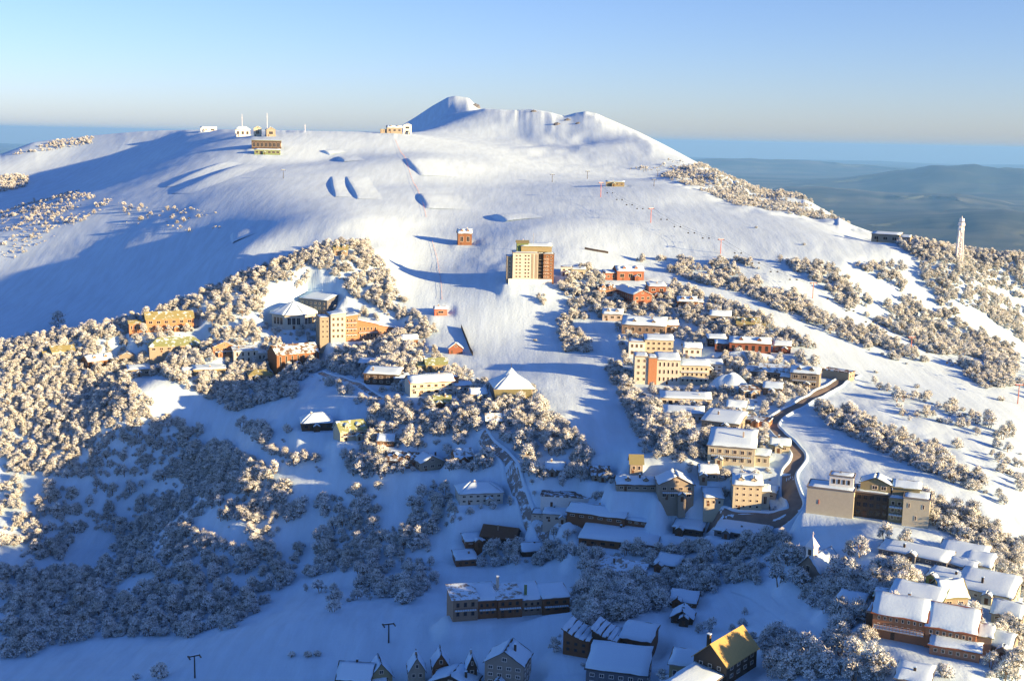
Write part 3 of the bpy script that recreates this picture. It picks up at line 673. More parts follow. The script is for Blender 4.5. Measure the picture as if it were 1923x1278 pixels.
def long_shaded():
    B = Building('long_brown_lodge', 'long brown lodge with a row of stepped snowy roofs in the shaded valley', 962, 1158, 14, 'lodge'); k = B.k
    H = 44 * k; xs = [-120, -70, -30, 20, 62, 118]; mats = ['stone_wall', 'brown_wall', 'brown_wall', 'stone_wall', 'brown_wall']
    for i in range(5):
        x0, x1 = xs[i] * k, xs[i + 1] * k - .003; hh = H - (i % 2) * .9 - i * .5
        B.vol(x0, x1, (i % 2) * .8, 12, hh, mats[i], 'sb', 2.2 if i % 2 else 1.2, 'grey_patchy' if i in (0, 2) else 'grey_roof', .0 if i in (0, 2) else .4, name='wall')
        B.wins(x0 + .5, x1 - .5, 1, hh - .4, 3, 2, (i % 2) * .8, 'f', .45, .5, 'dark_frame')
        B.balcony(x0 + .6, x1 - .6, hh * .5, (i % 2) * .8, 1.2, 'timber')
    FOOT.append((B.M, -120 * k, 40 * k, -6, 0)); B.chimney(30 * k, 3, H - 1, H + 3, .9, 'green_wall'); B.chimney(-20 * k, 9, H, H + 4.5, .9, 'pale_grey'); B.door(-20 * k)
long_shaded()

def chapel():
    B = Building('chapel', 'small chapel with a steep snowy roof and a white bell turret among the frosted trees', 1516, 1090, -30, 'chapel', sink=0); k = B.k
    W_ = 25 * k
    B.vol(-W_, W_, 0, 15, 22 * k, 'grey_wall', 'gy', 27 * k, 'grey_roof', .4); B.window(0, 24 * k, 1.6, 2.6); B.door(0, 1.8, 2.6); B.wins(1, 14, 1.2, 20 * k, 4, 1, W_, 'r', .35, .6); B.wins(1, 14, 1.2, 20 * k, 4, 1, -W_, 'l', .35, .6)
    z = 46 * k; t = B.box('bell_turret', 'white_paint', -1.5, 1.5, .4, 3.4, z - 2, z + 3.8)
    g = Geo(); g.box(-.6, .6, .26, .397, z + .9, z + 2.9); g.obj('louvre', 'dark_frame', t)
    g = Geo(); ap = (0, 1.9, z + 7.6); c = [(-1.9, 0, z + 3.8), (1.9, 0, z + 3.8), (1.9, 3.8, z + 3.8), (-1.9, 3.8, z + 3.8)]
    g.add(c + [ap], [(0, 1, 4), (1, 2, 4), (2, 3, 4), (3, 0, 4), (3, 2, 1, 0)]); g.obj('spire', 'rime', t)
    g = Geo(); g.box(-.08, .08, 1.82, 1.98, z + 7.4, z + 9.2); g.box(-.5, .5, 1.83, 1.97, z + 8.4, z + 8.56); g.obj('cross', 'white_paint', t)
chapel()

def wave_roof():
    B = Building('wave_roof_lodge', 'brown lodge with three upswept snowy roofs near the bottom of the picture', 1132, 1240, -16, 'lodge'); k = B.k
    for i, (x0, x1, y0, h) in enumerate(((-84, -30, 0, 34), (-30, 22, 3, 36), (22, 86, 6, 38))):
        B.vol(x0 * k, x1 * k - .003, y0, 11, h * k, ('brown_wall', 'dark_wall', 'brown_wall')[i], 'curve' if i < 2 else 'sb', 3.2 if i < 2 else 2.0, 'brown_roof', .4, name='wall')
        B.wins(x0 * k + .4, x1 * k - .4, 1, h * k - .4, 3, 2, y0, 'f', .45, .5, 'dark_frame')
    B.wins(1, 10, 1, 33 * k, 3, 2, -84 * k, 'l', .4, .5, 'dark_frame'); B.door(0, y=3)
wave_roof()

def gold_roof():
    B = Building('gold_roof_lodge', 'dark lodge whose steep golden roof plane catches the sun at the bottom edge', 1392, 1268, 62, 'lodge'); k = B.k
    B.vol(-9, 9, 0, 11, 40 * k, 'dark_wall', 'gx', 34 * k, 'gold_roof', 0, name='wall'); B.wins(-8, 8, 1, 38 * k, 4, 2, 0, 'f', .45, .5); B.wins(1, 10, 1, 38 * k, 3, 2, -9, 'l', .4, .5)
    B.vol(-26, -9.003, 1, 9, 18 * k, 'tan_wall', 'sb', 1.2, 'grey_roof', .45, name='annex'); B.door(-4); B.chimney(-5, 8.5, 40 * k, 40 * k + 6.0, 1.0, 'dark_wall')
gold_roof()

def pagoda():
    B = Building('pyramid_roof_lodge', 'tan lodge with a pointed two-tier roof standing alone below the piste', 965, 752, 10, 'lodge'); k = B.k
    B.vol(-36 * k, 36 * k, 0, 20, 26 * k, 'tan_wall', 'hip', 24 * k, 'grey_roof', .35, name='wall', ov=1.2); B.vol(-3, 3, 7, 6, 44 * k, 'yellow_wall', 'pyr', 12 * k, 'grey_roof', .35, z0=30 * k, name='lantern')
    B.vol(-38 * k, 30 * k, -5, 4.8, 13 * k, 'olive_wall', 'sb', 3.2, 'olive_roof', 0, name='porch'); B.wins(-34 * k, 28 * k, .4, 11 * k, 7, 1, -5, 'f', .6, .6, 'dark_frame'); B.wins(-2.6, 2.6, 34 * k, 43 * k, 2, 1, 7)
    B.door(33 * k, y=0); g = Geo(); g.bar((0, 10, 55 * k), (0, 10, 66 * k), .12); g.obj('finial', 'dark_steel', B.root)
pagoda()
# ------------------------------------------------------------------ the village: lodges and chalets
H = house
# left village
H('lodge','orange lodge with a yellow-green roof on the left ridge crest',320,622,84,24,11,8,'orange_wall','gx',4.0,'olive_patchy',0,6,2,side='l')
H('lodge','small dark-ended orange annex at the left end of the ridge-crest lodge',288,622,20,27,8,6,'terracotta','gy',2.5,'olive_patchy',0,2,2,side='l')
H('lodge','low lodge with a broad olive-green roof just below the orange ridge lodge',332,660,96,12,13,6,'tan_wall','hip',4.2,'green_patchy',0,7,1,side='r')
H('chalet','tan chalet wedged between frosted trees right of the green-roofed lodge',422,668,42,18,9,10,'terracotta','gy',3.0,'brown_patchy',0,3,2,bal=1)
H('chalet','cream chalet with tall windows left of the dark sloping-roof lodge',462,682,44,24,9,8,'cream','sb',1.8,'grey_roof',.35,4,2,fr=.35,fz=.7)
H('lodge','dark brown lodge with a steep sloping roof and vertical boards below the cream hall',560,688,78,26,15,24,'brown_wall','gx',4.6,'brown_patchy',0,7,1,side='r',fr=.3,fz=.75,fm='cream')
H('chalet','half-buried chalet with a flat grey-white roof in the lit wood on the left',394,704,58,11,11,4,'olive_wall','sb',1.0,'pale_grey',.3,4,1)
H('chalet','small olive-roofed chalet at the edge of the lit wood above the blue clearing',490,715,44,12,9,6,'tan_wall','hip',2.4,'olive_patchy',0,3,1)
H('chalet','pale chalet with a pitched snowy roof at the far left of the village',190,690,44,14,9,28,'brown_wall','gx',3.4,'grey_roof',.4,3,1)
H('chalet','tiny tan chalet beside the pale pitched-roof chalet on the far left',238,682,26,14,7,-4,'tan_wall','gy',2.2,'brown_patchy',0,2,1)
H('lodge','dark lodge with a snowy mono-pitch roof under the shaded trees in the centre',716,722,66,20,11,-14,'dark_wall','sb',2.4,'grey_roof',.4,5,2,side='l')
H('lodge','cream and orange lodge with a projecting sunlit wing in the village centre',812,742,84,26,12,16,'cream','gx',3.0,'rust_roof',.4,6,2,side='r',bal=1,chim=True)
H('annex','narrow orange wing set forward of the cream and orange central lodge',846,738,30,30,8,14,'orange_wall','flat',1,'rust_roof',.4,2,2)
H('chalet','green-roofed chalet tucked behind the cream and orange central lodge',820,698,40,15,9,10,'olive_wall','gx',3.0,'green_patchy',0,3,1)
H('chalet','small chalet under a mossy green roof below the central lodge',832,764,32,10,8,10,'dark_wall','gx',2.6,'green_patchy',0,2,1)
H('chalet','round-shouldered chalet with a thick blue-shaded snow roof in the clearing',596,808,58,15,14,4,'dark_wall','hip',4.0,'grey_roof',.7,4,1,fm='dark_frame')
H('chalet','sunlit yellow chalet with a lime-green roof beside the shaded clearing',664,826,50,20,10,22,'yellow_wall','gx',4.0,'green_patchy',0,3,1,side='r',bal=1)
H('chalet','dark timber chalet sunk among frosted trees below the yellow chalet',752,878,54,15,10,-20,'brown_wall','gx',3.4,'brown_patchy',0,4,1)
H('chalet','chalet with a jutting tan gable half hidden by trees left of the shaded road',812,882,44,15,10,24,'tan_wall','gy',3.2,'grey_roof',.4,3,1)
H('lodge','cream lodge with a snowy hipped roof left of the shaded road',904,946,84,22,14,10,'cream','hip',3.4,'grey_roof',.5,6,2,side='l')
H('hall','white flat-fronted hall right of the shaded road',1062,952,98,20,8,-4,'white_wall','flat',1,'brown_roof',.4,0,0,side='r',door=True)
H('lodge','long low lodge with a sunlit snowy gable roof and dark ends below the white hall',1118,978,112,12,12,-16,'brown_wall','gx',2.6,'brown_roof',.45,6,1,side='l')
H('hall','flat-roofed shaded hall between the shaded road and the long low lodge',1046,980,56,15,12,-8,'pale_grey','sb',1.2,'grey_roof',.45,3,1)
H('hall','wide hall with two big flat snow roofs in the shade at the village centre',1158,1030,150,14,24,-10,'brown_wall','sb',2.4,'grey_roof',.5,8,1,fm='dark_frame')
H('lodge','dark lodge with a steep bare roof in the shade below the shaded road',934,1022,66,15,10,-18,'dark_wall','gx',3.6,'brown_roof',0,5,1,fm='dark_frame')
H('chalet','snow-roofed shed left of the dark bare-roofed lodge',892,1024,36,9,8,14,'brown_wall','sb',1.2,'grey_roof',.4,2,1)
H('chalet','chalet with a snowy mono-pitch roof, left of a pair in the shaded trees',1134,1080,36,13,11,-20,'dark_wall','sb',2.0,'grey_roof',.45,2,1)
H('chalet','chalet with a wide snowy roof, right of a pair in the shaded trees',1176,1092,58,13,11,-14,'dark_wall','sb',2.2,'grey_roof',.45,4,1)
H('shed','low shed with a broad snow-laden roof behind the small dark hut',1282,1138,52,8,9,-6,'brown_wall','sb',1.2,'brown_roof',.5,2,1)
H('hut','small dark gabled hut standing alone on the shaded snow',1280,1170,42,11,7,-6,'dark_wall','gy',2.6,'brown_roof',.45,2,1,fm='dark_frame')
# right village, upper
H('chalet','small white block beside the hotel tower',1064,518,22,16,8,0,'white_wall','flat',1,'grey_roof',.4,2,2)
H('chalet','pale yellow-green cottage among frosted trees right of the hotel tower',1086,520,26,14,8,0,'yellow_wall','sb',1.0,'green_roof',.2,2,1)
H('chalet','red-gabled chalet with a snowy roof near the upper edge of the village',1184,526,50,17,11,18,'red_wall','gx',3.2,'rust_roof',.45,3,1,side='l')
H('lodge','long lodge with a dark shaded flank and a red-brick front',1206,578,34,25,34,24,'red_wall','gy',3.0,'brown_roof',.45,3,2,side='l')
H('chalet','red-brown chalet at the right shoulder of the red-fronted long lodge',1234,560,32,22,10,12,'red_wall','sb',1.8,'brown_roof',.3,2,2)
H('lodge','sprawling stone lodge under a wide snowy roof in the upper right village',1208,628,82,18,15,-6,'stone_wall','gx',4.4,'grey_roof',.5,6,1,side='l')
H('chalet','orange-trimmed chalet end right of the sprawling stone lodge',1256,624,34,14,9,6,'tan_wall','gx',2.6,'rust_roof',.45,3,1)
H('chalet','tan chalet with a mossy roof at the upper right edge of the village',1404,622,40,14,9,4,'tan_wall','gx',3.4,'olive_patchy',0,3,1)
H('lodge','red-brown timber lodge with a snowy roof below the tan mossy-roofed chalet',1408,664,76,20,11,4,'red_wall','gx',2.8,'brown_roof',.5,6,1,fr=.45,fz=.6,fm='dark_frame')
H('lodge','white chalet half hidden in trees right of the yellow and cream apartment row',1300,668,34,15,9,6,'white_wall','gx',2.4,'grey_roof',.5,3,1)
H('lodge','stone lodge with a wide grey roof inside the road bend',1456,712,64,14,12,-10,'stone_wall','gx',3.0,'grey_patchy',0,5,1)
H('lodge','tall tan timber lodge with a snowy roof overlooking the road',1510,728,52,28,10,-6,'tan_wall','gx',2.8,'brown_roof',.45,3,2,bal=1)
H('garage','low tan garage cut into the bank at the top road bend',1568,712,48,15,7,-26,'tan_wall','flat',1,'brown_roof',.35,0,0,door=False)
H('chalet','tan hut buried to its eaves in the big sunlit snow mound',1412,746,30,13,7,24,'tan_wall','sb',1.4,'brown_roof',.3,1,1)
# right village, middle
H('lodge','long flat-roofed cream lodge with dark glazing below the four-storey apartments',1288,764,96,16,12,4,'cream','sb',1.2,'grey_roof',.45,8,1,fr=.6,fz=.55,fm='dark_frame',side='r')
H('lodge','low cream lodge with square windows beneath the long flat-roofed cream lodge',1284,792,76,16,12,2,'white_wall','sb',1.4,'grey_roof',.45,6,1)
H('lodge','lodge with a broad snowy roof stepping down to the dark tree clump',1352,806,70,14,16,-14,'tan_wall','sb',2.6,'grey_roof',.5,5,1)
H('garage','brown garage with dark openings on the inside of the road',1420,800,46,11,8,-12,'terracotta','flat',1,'brown_roof',.4,3,1,fr=.6,fz=.7,fm='dark_frame',door=False)
H('lodge','yellow two-storey lodge with a deep snowy roof and balcony at the village centre right',1372,872,88,34,16,-4,'yellow_wall','sb',4.6,'grey_roof',.5,6,2,bal=1,side='l')
H('lodge','tall beige lodge of four storeys with a snowy roof beside the road curve',1402,958,54,50,13,6,'yellow_wall','gx',3.0,'grey_roof',.5,4,4,side='l',fr=.4,fz=.45)
H('hut','small yellow hut with an olive roof on the inner edge of the road',1464,848,36,13,7,0,'yellow_wall','gx',2.6,'olive_roof',.12,2,1)
H('hut','small brown hut with a dark green roof at the foot of the piste',1195,888,24,20,6,6,'tan_wall','gx',3.0,'olive_roof',0,2,1)
H('lodge','brown gabled lodge with verandas at the foot of the piste',1270,938,66,30,12,10,'tan_wall','gy',3.6,'brown_roof',.45,4,2,bal=1,side='r')
H('lodge','low wing under a snow-heavy roof left of the brown gabled lodge',1196,922,78,13,10,6,'tan_wall','gx',2.6,'brown_roof',.5,5,1)
# right, lower
H('lodge','white-roofed lodge at the right edge above the yellow-trimmed lodge',1802,1072,82,17,12,-8,'pale_grey','sb',3.4,'grey_roof',.5,5,1,side='l')
H('lodge','grey lodge with a square white front right of the white-roofed lodge',1834,1082,46,20,9,-8,'white_wall','sb',2.2,'grey_roof',.45,3,1)
H('lodge','yellow-trimmed lodge with two long snowy roofs at the right edge',1846,1128,98,16,14,-10,'yellow_wall','sb',2.8,'grey_roof',.5,7,1)
H('chalet','tan gabled chalet with a steep snow roof above the orange lodge',1792,1146,44,26,10,26,'tan_wall','gx',4.0,'olive_roof',.45,2,1,side='r')
H('lodge','olive lodge in shade with a dark double door above the orange lodge',1716,1148,92,22,10,-10,'olive_wall','sb',2.0,'green_roof',.35,4,1)
H('chalet','chalet with a long snowy eave in the shade above the olive lodge',1770,1098,60,9,8,-18,'green_wall','sb',1.6,'grey_roof',.45,3,1)
H('lodge','low flat lodge strip under snow between the chapel and the yellow road lodge',1712,1052,120,9,9,-16,'slate_wall','sb',1.4,'grey_roof',.5,6,1)
# bottom edge
H('chalet','grey timber chalet with an overhanging gable at the bottom edge',946,1290,78,50,11,-14,'grey_wall','gy',4.2,'dark_roof',.1,4,3,fm='white_paint')
H('lodge','dark lodge with a wide snowy roof and small lit window frames at the bottom edge',1156,1296,120,38,13,-8,'slate_wall','sb',4.0,'dark_roof',.5,6,2,fm='white_paint')
H('tower_chalet','narrow tan gabled tower house, left of two at the bottom edge',783,1292,32,38,7,4,'tan_wall','gy',4.4,'dark_roof',.1,2,2)
H('tower_chalet','narrow dark gabled tower house, right of two at the bottom edge',828,1282,32,36,7,4,'brown_wall','gy',4.4,'dark_roof',.1,2,2)
H('tower_chalet','slim dark gabled tower house beside the grey timber chalet',886,1284,20,36,6,4,'dark_wall','gy',4.0,'dark_roof',.1,1,2)
H('chalet','chalet showing only its two-sided snowy roof at the bottom edge',845,1310,84,28,10,-20,'dark_wall','gy',3.2,'dark_roof',.45,3,1)
H('chalet','low chalet with dark jagged gables at the bottom left of the houses',664,1300,66,26,10,-14,'dark_wall','gx',4.4,'dark_roof',.3,4,1)
H('chalet','chalet with a pointed dark gable behind the low jagged-gabled chalet',716,1296,44,30,8,8,'olive_wall','gy',4.6,'dark_roof',.15,2,1)
H('lodge','olive-walled low lodge left of the golden roof at the bottom edge',1290,1284,72,36,9,-8,'olive_wall','sb',1.6,'grey_roof',.35,4,1)
H('chalet','chalet with a blue-shaded flat snow roof in the lit wood at the bottom right',1712,1296,60,18,9,-6,'slate_wall','sb',1.4,'grey_roof',.5,3,1)
# top of the mountain
H('hut','brown hut plastered with snow standing on the upper piste',873,460,26,22,8,6,'brown_wall','gx',3.0,'brown_roof',.6,2,1)
H('summit_station','dark-glazed restaurant with a long flat snow roof on the left plateau',500,280,52,15,14,-4,'dark_wall','flat',1,'green_roof',.5,7,1,cat='building',fr=.7,fz=.6)
H('summit_station','lower glazed wing in front of the dark-glazed plateau restaurant',502,290,46,8,6,-4,'green_wall','sb',1.2,'green_roof',.3,6,1,cat='building',fr=.7,fz=.6)
H('summit_station','white rime-covered round-roofed hall on the left plateau skyline',456,256,26,12,14,0,'white_wall','hip',4.0,'grey_roof',.8,3,1,cat='building')
H('hut','small yellow hut, left of two on the plateau skyline',484,256,14,14,8,0,'yellow_wall','gy',3.0,'olive_roof',.3,1,1)
H('hut','small dark-ended yellow hut, right of two on the plateau skyline',509,256,16,12,8,10,'tan_wall','gy',3.0,'olive_roof',.3,1,1)
H('hut','low rime-covered shed at the left end of the plateau skyline',392,247,28,6,8,0,'white_wall','gx',2.0,'grey_roof',.8,2,1)
H('lift_station','tan lift station on the skyline at the top of the red-fenced run',741,250,28,10,9,6,'tan_wall','gx',2.6,'olive_roof',.4,3,1,cat='lift station')
H('lift_station','white snow-caked lift tower house right of the tan lift station',765,252,15,16,7,0,'white_wall','gy',2.0,'grey_roof',.6,1,2,cat='lift station')
H('lift_station','low olive lift building on the mid-mountain traverse',1155,350,34,8,7,0,'olive_wall','sb',1.0,'green_roof',.2,4,1,cat='lift station')
H('lift_station','tan lift hut on the right-hand ridge crest beside the wood',1662,455,48,14,9,-14,'tan_wall','sb',1.4,'brown_roof',.3,3,1,cat='lift station')
H('kiosk','white gabled kiosk with a red front at the foot of the beginners slope',856,664,26,11,5,6,'red_wall','gy',3.2,'white_paint',.4,0,0,cat='kiosk')
H('hut','small red lift hut at the edge of the main piste',828,592,24,12,5,6,'red_paint','gx',1.6,'rust_roof',.2,1,1)

# small lodges tucked among the trees
H('chalet','small dark chalet in the trees just right of the stepped apartments',770,650,30,13,8,8,'brown_wall','gx',2.6,'grey_roof',.45,2,1)
H('chalet','small snow-roofed chalet in the trees above the dark centre lodge',690,694,34,12,9,-10,'dark_wall','sb',1.8,'grey_roof',.45,3,1)
H('chalet','snowy mono-pitch chalet right of the dark centre lodge',756,724,30,14,8,12,'grey_wall','sb',1.6,'grey_roof',.45,2,1)
H('chalet','little cream chalet under the frosted trees left of the pyramid-roof lodge',900,752,32,13,8,16,'cream','gx',2.4,'grey_roof',.45,3,1)
H('chalet','small tan chalet among trees below the pyramid-roof lodge',930,800,34,12,8,6,'tan_wall','gx',2.6,'grey_roof',.45,3,1)
H('chalet','snow-roofed hut in the trees right of the yellow chalet',724,838,32,11,8,-8,'brown_wall','gx',2.6,'grey_roof',.5,2,1)
H('chalet','brown chalet on the bank just left of the shaded road',872,868,34,13,8,18,'brown_wall','gx',2.8,'grey_roof',.45,3,1)
H('chalet','small grey chalet right of the shaded road among frosted trees',1040,892,36,12,8,-6,'grey_wall','gx',2.6,'grey_roof',.45,3,1)
H('chalet','tan chalet among trees at the left foot of the piste',1128,902,34,13,8,8,'tan_wall','gx',2.6,'brown_roof',.45,3,1)
H('chalet','orange-brown chalet above the red-fronted long lodge',1140,556,30,13,8,14,'terracotta','gx',2.6,'brown_roof',.45,2,1)
H('chalet','pale chalet in the trees below the red-fronted long lodge',1150,602,38,13,9,-4,'pale_grey','gx',2.8,'grey_roof',.5,3,1)
H('chalet','brown chalet in the trees right of the red-brown chalet',1290,580,36,14,9,6,'brown_wall','gx',2.8,'brown_roof',.45,3,1)
H('chalet','tan chalet with a snowy roof above the red-brown timber lodge',1352,606,38,13,9,0,'tan_wall','gx',2.8,'grey_roof',.5,3,1)
H('chalet','dark chalet left of the red-brown timber lodge',1346,650,34,14,8,8,'dark_wall','sb',1.6,'grey_roof',.5,3,1)
H('chalet','small red chalet at the right end of the upper village near the open slope',1468,662,32,13,8,0,'red_wall','gx',2.4,'brown_roof',.45,3,1)
H('chalet','white chalet between the four-storey apartments and the snow mound',1340,700,34,16,9,8,'white_wall','sb',1.6,'grey_roof',.5,3,2)
H('chalet','stone chalet between the snow mound and the tall timber lodge',1450,742,34,14,8,-6,'stone_wall','gx',2.4,'grey_roof',.45,3,1)
H('chalet','cream chalet right of the low cream lodge with square windows',1382,778,36,14,9,0,'cream','gx',2.4,'grey_roof',.5,3,1)
H('chalet','tan chalet below the yellow two-storey lodge',1330,902,36,15,9,4,'tan_wall','gx',2.6,'grey_roof',.5,3,1)
H('chalet','small yellow chalet between the brown gabled lodge and the tall beige lodge',1340,950,36,16,9,6,'yellow_wall','sb',1.8,'grey_roof',.5,3,1)
H('chalet','snow-roofed chalet on the bank right of the tall beige lodge',1442,936,28,12,7,-8,'pale_grey','sb',1.2,'grey_roof',.45,2,1)
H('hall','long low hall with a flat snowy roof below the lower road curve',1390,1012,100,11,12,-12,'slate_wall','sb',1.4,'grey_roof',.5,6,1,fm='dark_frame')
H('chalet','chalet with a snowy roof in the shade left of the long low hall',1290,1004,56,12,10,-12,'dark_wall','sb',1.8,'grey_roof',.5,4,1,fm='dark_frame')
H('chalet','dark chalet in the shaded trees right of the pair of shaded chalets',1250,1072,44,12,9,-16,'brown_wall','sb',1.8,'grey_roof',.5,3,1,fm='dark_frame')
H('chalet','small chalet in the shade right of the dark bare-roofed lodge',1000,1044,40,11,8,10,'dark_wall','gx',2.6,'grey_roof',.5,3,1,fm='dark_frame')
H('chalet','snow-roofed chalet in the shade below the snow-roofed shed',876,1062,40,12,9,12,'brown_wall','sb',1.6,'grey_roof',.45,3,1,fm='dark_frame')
H('chalet','tan chalet at the right edge below the yellow-trimmed lodge',1888,1172,50,18,9,-8,'tan_wall','gx',3.0,'grey_roof',.5,3,1)
H('chalet','grey chalet with a snowy roof right of the orange lodge',1868,1228,52,16,9,-12,'grey_wall','gx',3.0,'grey_roof',.5,3,1)
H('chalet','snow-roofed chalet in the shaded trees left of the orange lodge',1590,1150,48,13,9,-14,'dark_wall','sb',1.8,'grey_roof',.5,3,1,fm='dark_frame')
H('chalet','cream chalet between frosted trees on the far left of the ridge',120,672,38,13,9,14,'cream','gx',2.8,'olive_patchy',0,3,1)
H('chalet','snow-roofed chalet in the lit wood below the tiny tan chalet',262,706,40,12,9,6,'tan_wall','sb',1.6,'grey_roof',.45,3,1)
H('chalet','small lodge in the ridge-crest trees above the stepped apartments',640,480,26,12,8,0,'tan_wall','gx',2.6,'olive_patchy',0,2,1)
# ------------------------------------------------------------------ roads
ROAD_PTS = []          # (x, y, half width) kept clear of trees
def smooth_line(P, step=2.0):
    P = np.array(P, float)
    t = np.concatenate([[0], np.cumsum(np.hypot(*np.diff(P, axis=0).T))])
    n = max(8, int(t[-1] / step)); s = np.linspace(0, t[-1], n)
    q = np.stack([np.interp(s, t, P[:, 0]), np.interp(s, t, P[:, 1])], -1)
    for _ in range(int(14 / step)):
        q[1:-1] = .25 * q[:-2] + .5 * q[1:-1] + .25 * q[2:]
    return q
def ribbon(q, offs, lift, m, name, crown=None):
    d = np.gradient(q, axis=0); d /= np.linalg.norm(d, axis=1)[:, None]; nrm = np.stack([-d[:, 1], d[:, 0]], -1)
    V = []
    for k, o in enumerate(offs):
        p = q + nrm * o; V.append(np.stack([p[:, 0], p[:, 1], height(p[:, 0], p[:, 1]) + (lift if crown is None else crown[k]) + CAMZ], -1))
    return grid_mesh(name, np.stack(V, 1), m)
def road(pix, half, name, m='road', bank=True):
    P = [ground(x, y)[:2] for x, y in pix]; q = smooth_line(P)
    for x, y in q[::2]: ROAD_PTS.append((x, y, half + 1.5))
    o = link(name, ribbon(q, np.linspace(half, -half, 5), .22, m, name)); tag(o, kind='structure')
    if bank:
        for s in (-1, 1):
            f = 1 if s > 0 else -1
            offs = np.array([half - .1, half + .5, half + 1.1, half + 1.8]) * s
            cr = [.05, .95, .9, -.15]
            if s > 0: offs = offs[::-1]; cr = cr[::-1]
            b = link('snow_bank', ribbon(q, offs, 0, 'snow', 'snow_bank', cr), parent=o)
    return o
road([(1605,702),(1560,728),(1500,762),(1455,785),(1447,800),(1475,825),(1500,850),(1500,868),(1480,885),(1478,910),(1492,940),(1500,958),(1478,968),(1430,970),(1380,985),(1330,990)], 2.6, 'village_road')
road([(905,815),(940,850),(965,885),(970,920),(985,950),(1005,985),(1030,1010)], 1.9, 'village_road', 'snowy_road')
road([(600,700),(640,712),(680,728),(715,750)], 1.8, 'village_road', 'snowy_road')
road([(1380,1105),(1430,1120),(1480,1160),(1530,1200)], 2.2, 'snowy_track', 'snow', False)
road([(1440,1075),(1520,1085),(1640,1060),(1750,1045)], 2.0, 'snowy_track', 'snow', False)


build_terrain()
# ------------------------------------------------------------------ lifts, masts, fences, snow features
def at(px, py): x, y, z = ground(px, py); return Vector((x, y, z + CAMZ)), math.hypot(x, y) / FPX, math.atan2(x, y)
def root(name, label, cat, px, py, yaw=0, group=None):
    p, k, az = at(px, py); o = bpy.data.objects.new(name, None); COL.objects.link(o); o.location = p; o.rotation_euler.z = -az + R(yaw)
    tag(o, label, cat, group); return o, k
def pylon(px, py, hpx, label, m='red_paint', yaw=20, arm=2.1, group='lift pylons', r=.22):
    o, k = root('lift_pylon', label, 'pylon', px, py, yaw, group); h = hpx * k
    g = Geo(); g.bar((0, 0, -2), (0, 0, h), r * 1.5, 8, r); g.obj('mast', m, o)
    g = Geo(); g.box(-arm, arm, -.25, .25, h + .003, h + .5); a = g.obj('cross_arm', m, o)
    for s in (-1, 1):
        g = Geo(); g.box(s * arm - .22, s * arm + .22, -1.6, 1.6, h - .35, h - .003); g.obj('sheave_train', 'dark_steel', o)
    g = Geo(); g.box(-arm * .9, arm * .9, -.2, .2, h + .503, h + .72); g.obj('snow_cover', 'roof_snow', a)
    return o
for (x, y, h, lab) in [(1128, 370, 26, 'red lift pylon at the olive lift building, highest of the right-hand lift line'), (1222, 418, 26, 'red lift pylon on the open slope, second down the right-hand lift line'),
                       (1353, 476, 26, 'red lift pylon above the tree strips, third down the right-hand lift line'), (1526, 560, 28, 'red lift pylon at the edge of a tree strip, fourth down the lift line'),
                       (1710, 664, 30, 'red lift pylon in the right-hand wood, fifth down the lift line'), (1911, 758, 34, 'red lift pylon at the right picture edge beside a shrub')]: pylon(x, y, h, lab)
for (x, y, h, lab) in [(1103, 336, 14, 'dark T-shaped lift pylon above the olive lift building'), (1235, 332, 12, 'dark lift pylon on the white massif, upper of two'), (1228, 350, 12, 'dark lift pylon on the white massif, lower of two'),
                       (1037, 342, 14, 'dark pylon at the left end of the mid-mountain traverse'), (532, 335, 15, 'dark lift pylon below the plateau restaurant'), (730, 1206, 38, 'dark slim lift pylon on the shaded snow above the houses at the bottom'),
                       (366, 1272, 44, 'dark slim lift pylon on the shaded snow at the bottom left')]: pylon(x, y, h, lab, 'dark_steel', 15, 2.0, 'dark pylons', .24)
def comm_tower():
    o, k = root('lattice_tower', 'tall white rime-covered lattice tower on the right-hand ridge', 'tower', 1800, 492, 12); h = 68 * k; b = 2.3; t = 1.3
    g = Geo(); g.bar((0, 0, -2), (0, 0, h + .5), 1.5, 10, 1.0); g.obj('shaft', 'rime', o)
    for sx in (-1, 1):
        for sy in (-1, 1):
            g = Geo(); g.bar((sx * b, sy * b, -2), (sx * t, sy * t, h), .5, 6, .34); g.obj('leg', 'rime', o)
    n = 7
    for i in range(n):
        z0, z1 = h * i / n, h * (i + 1) / n; w0 = b + (t - b) * i / n; w1 = b + (t - b) * (i + 1) / n; g = Geo()
        c0 = [(-w0, -w0, z0), (w0, -w0, z0), (w0, w0, z0), (-w0, w0, z0)]; c1 = [(-w1, -w1, z1), (w1, -w1, z1), (w1, w1, z1), (-w1, w1, z1)]
        for j in range(4): g.bar(c0[j], c1[(j + 1) % 4], .22, 5); g.bar(c0[(j + 1) % 4], c1[j], .22, 5); g.bar(c1[j], c1[(j + 1) % 4], .22, 5)
        g.obj('bracing', 'rime', o)
    g = Geo()
    for z, r in ((h - 5, 2.4), (h - 1.5, 2.7), (h + 1.5, 2.0)): g.bar((0, 0, z), (0, 0, z + 2.2), r, 10, r * .85)
    g.obj('antenna_drum', 'rime', o); g = Geo(); g.bar((0, 0, h + 3.7), (0, 0, h + 5.5), .35, 6, .15); g.obj('spike', 'rime', o)
comm_tower()
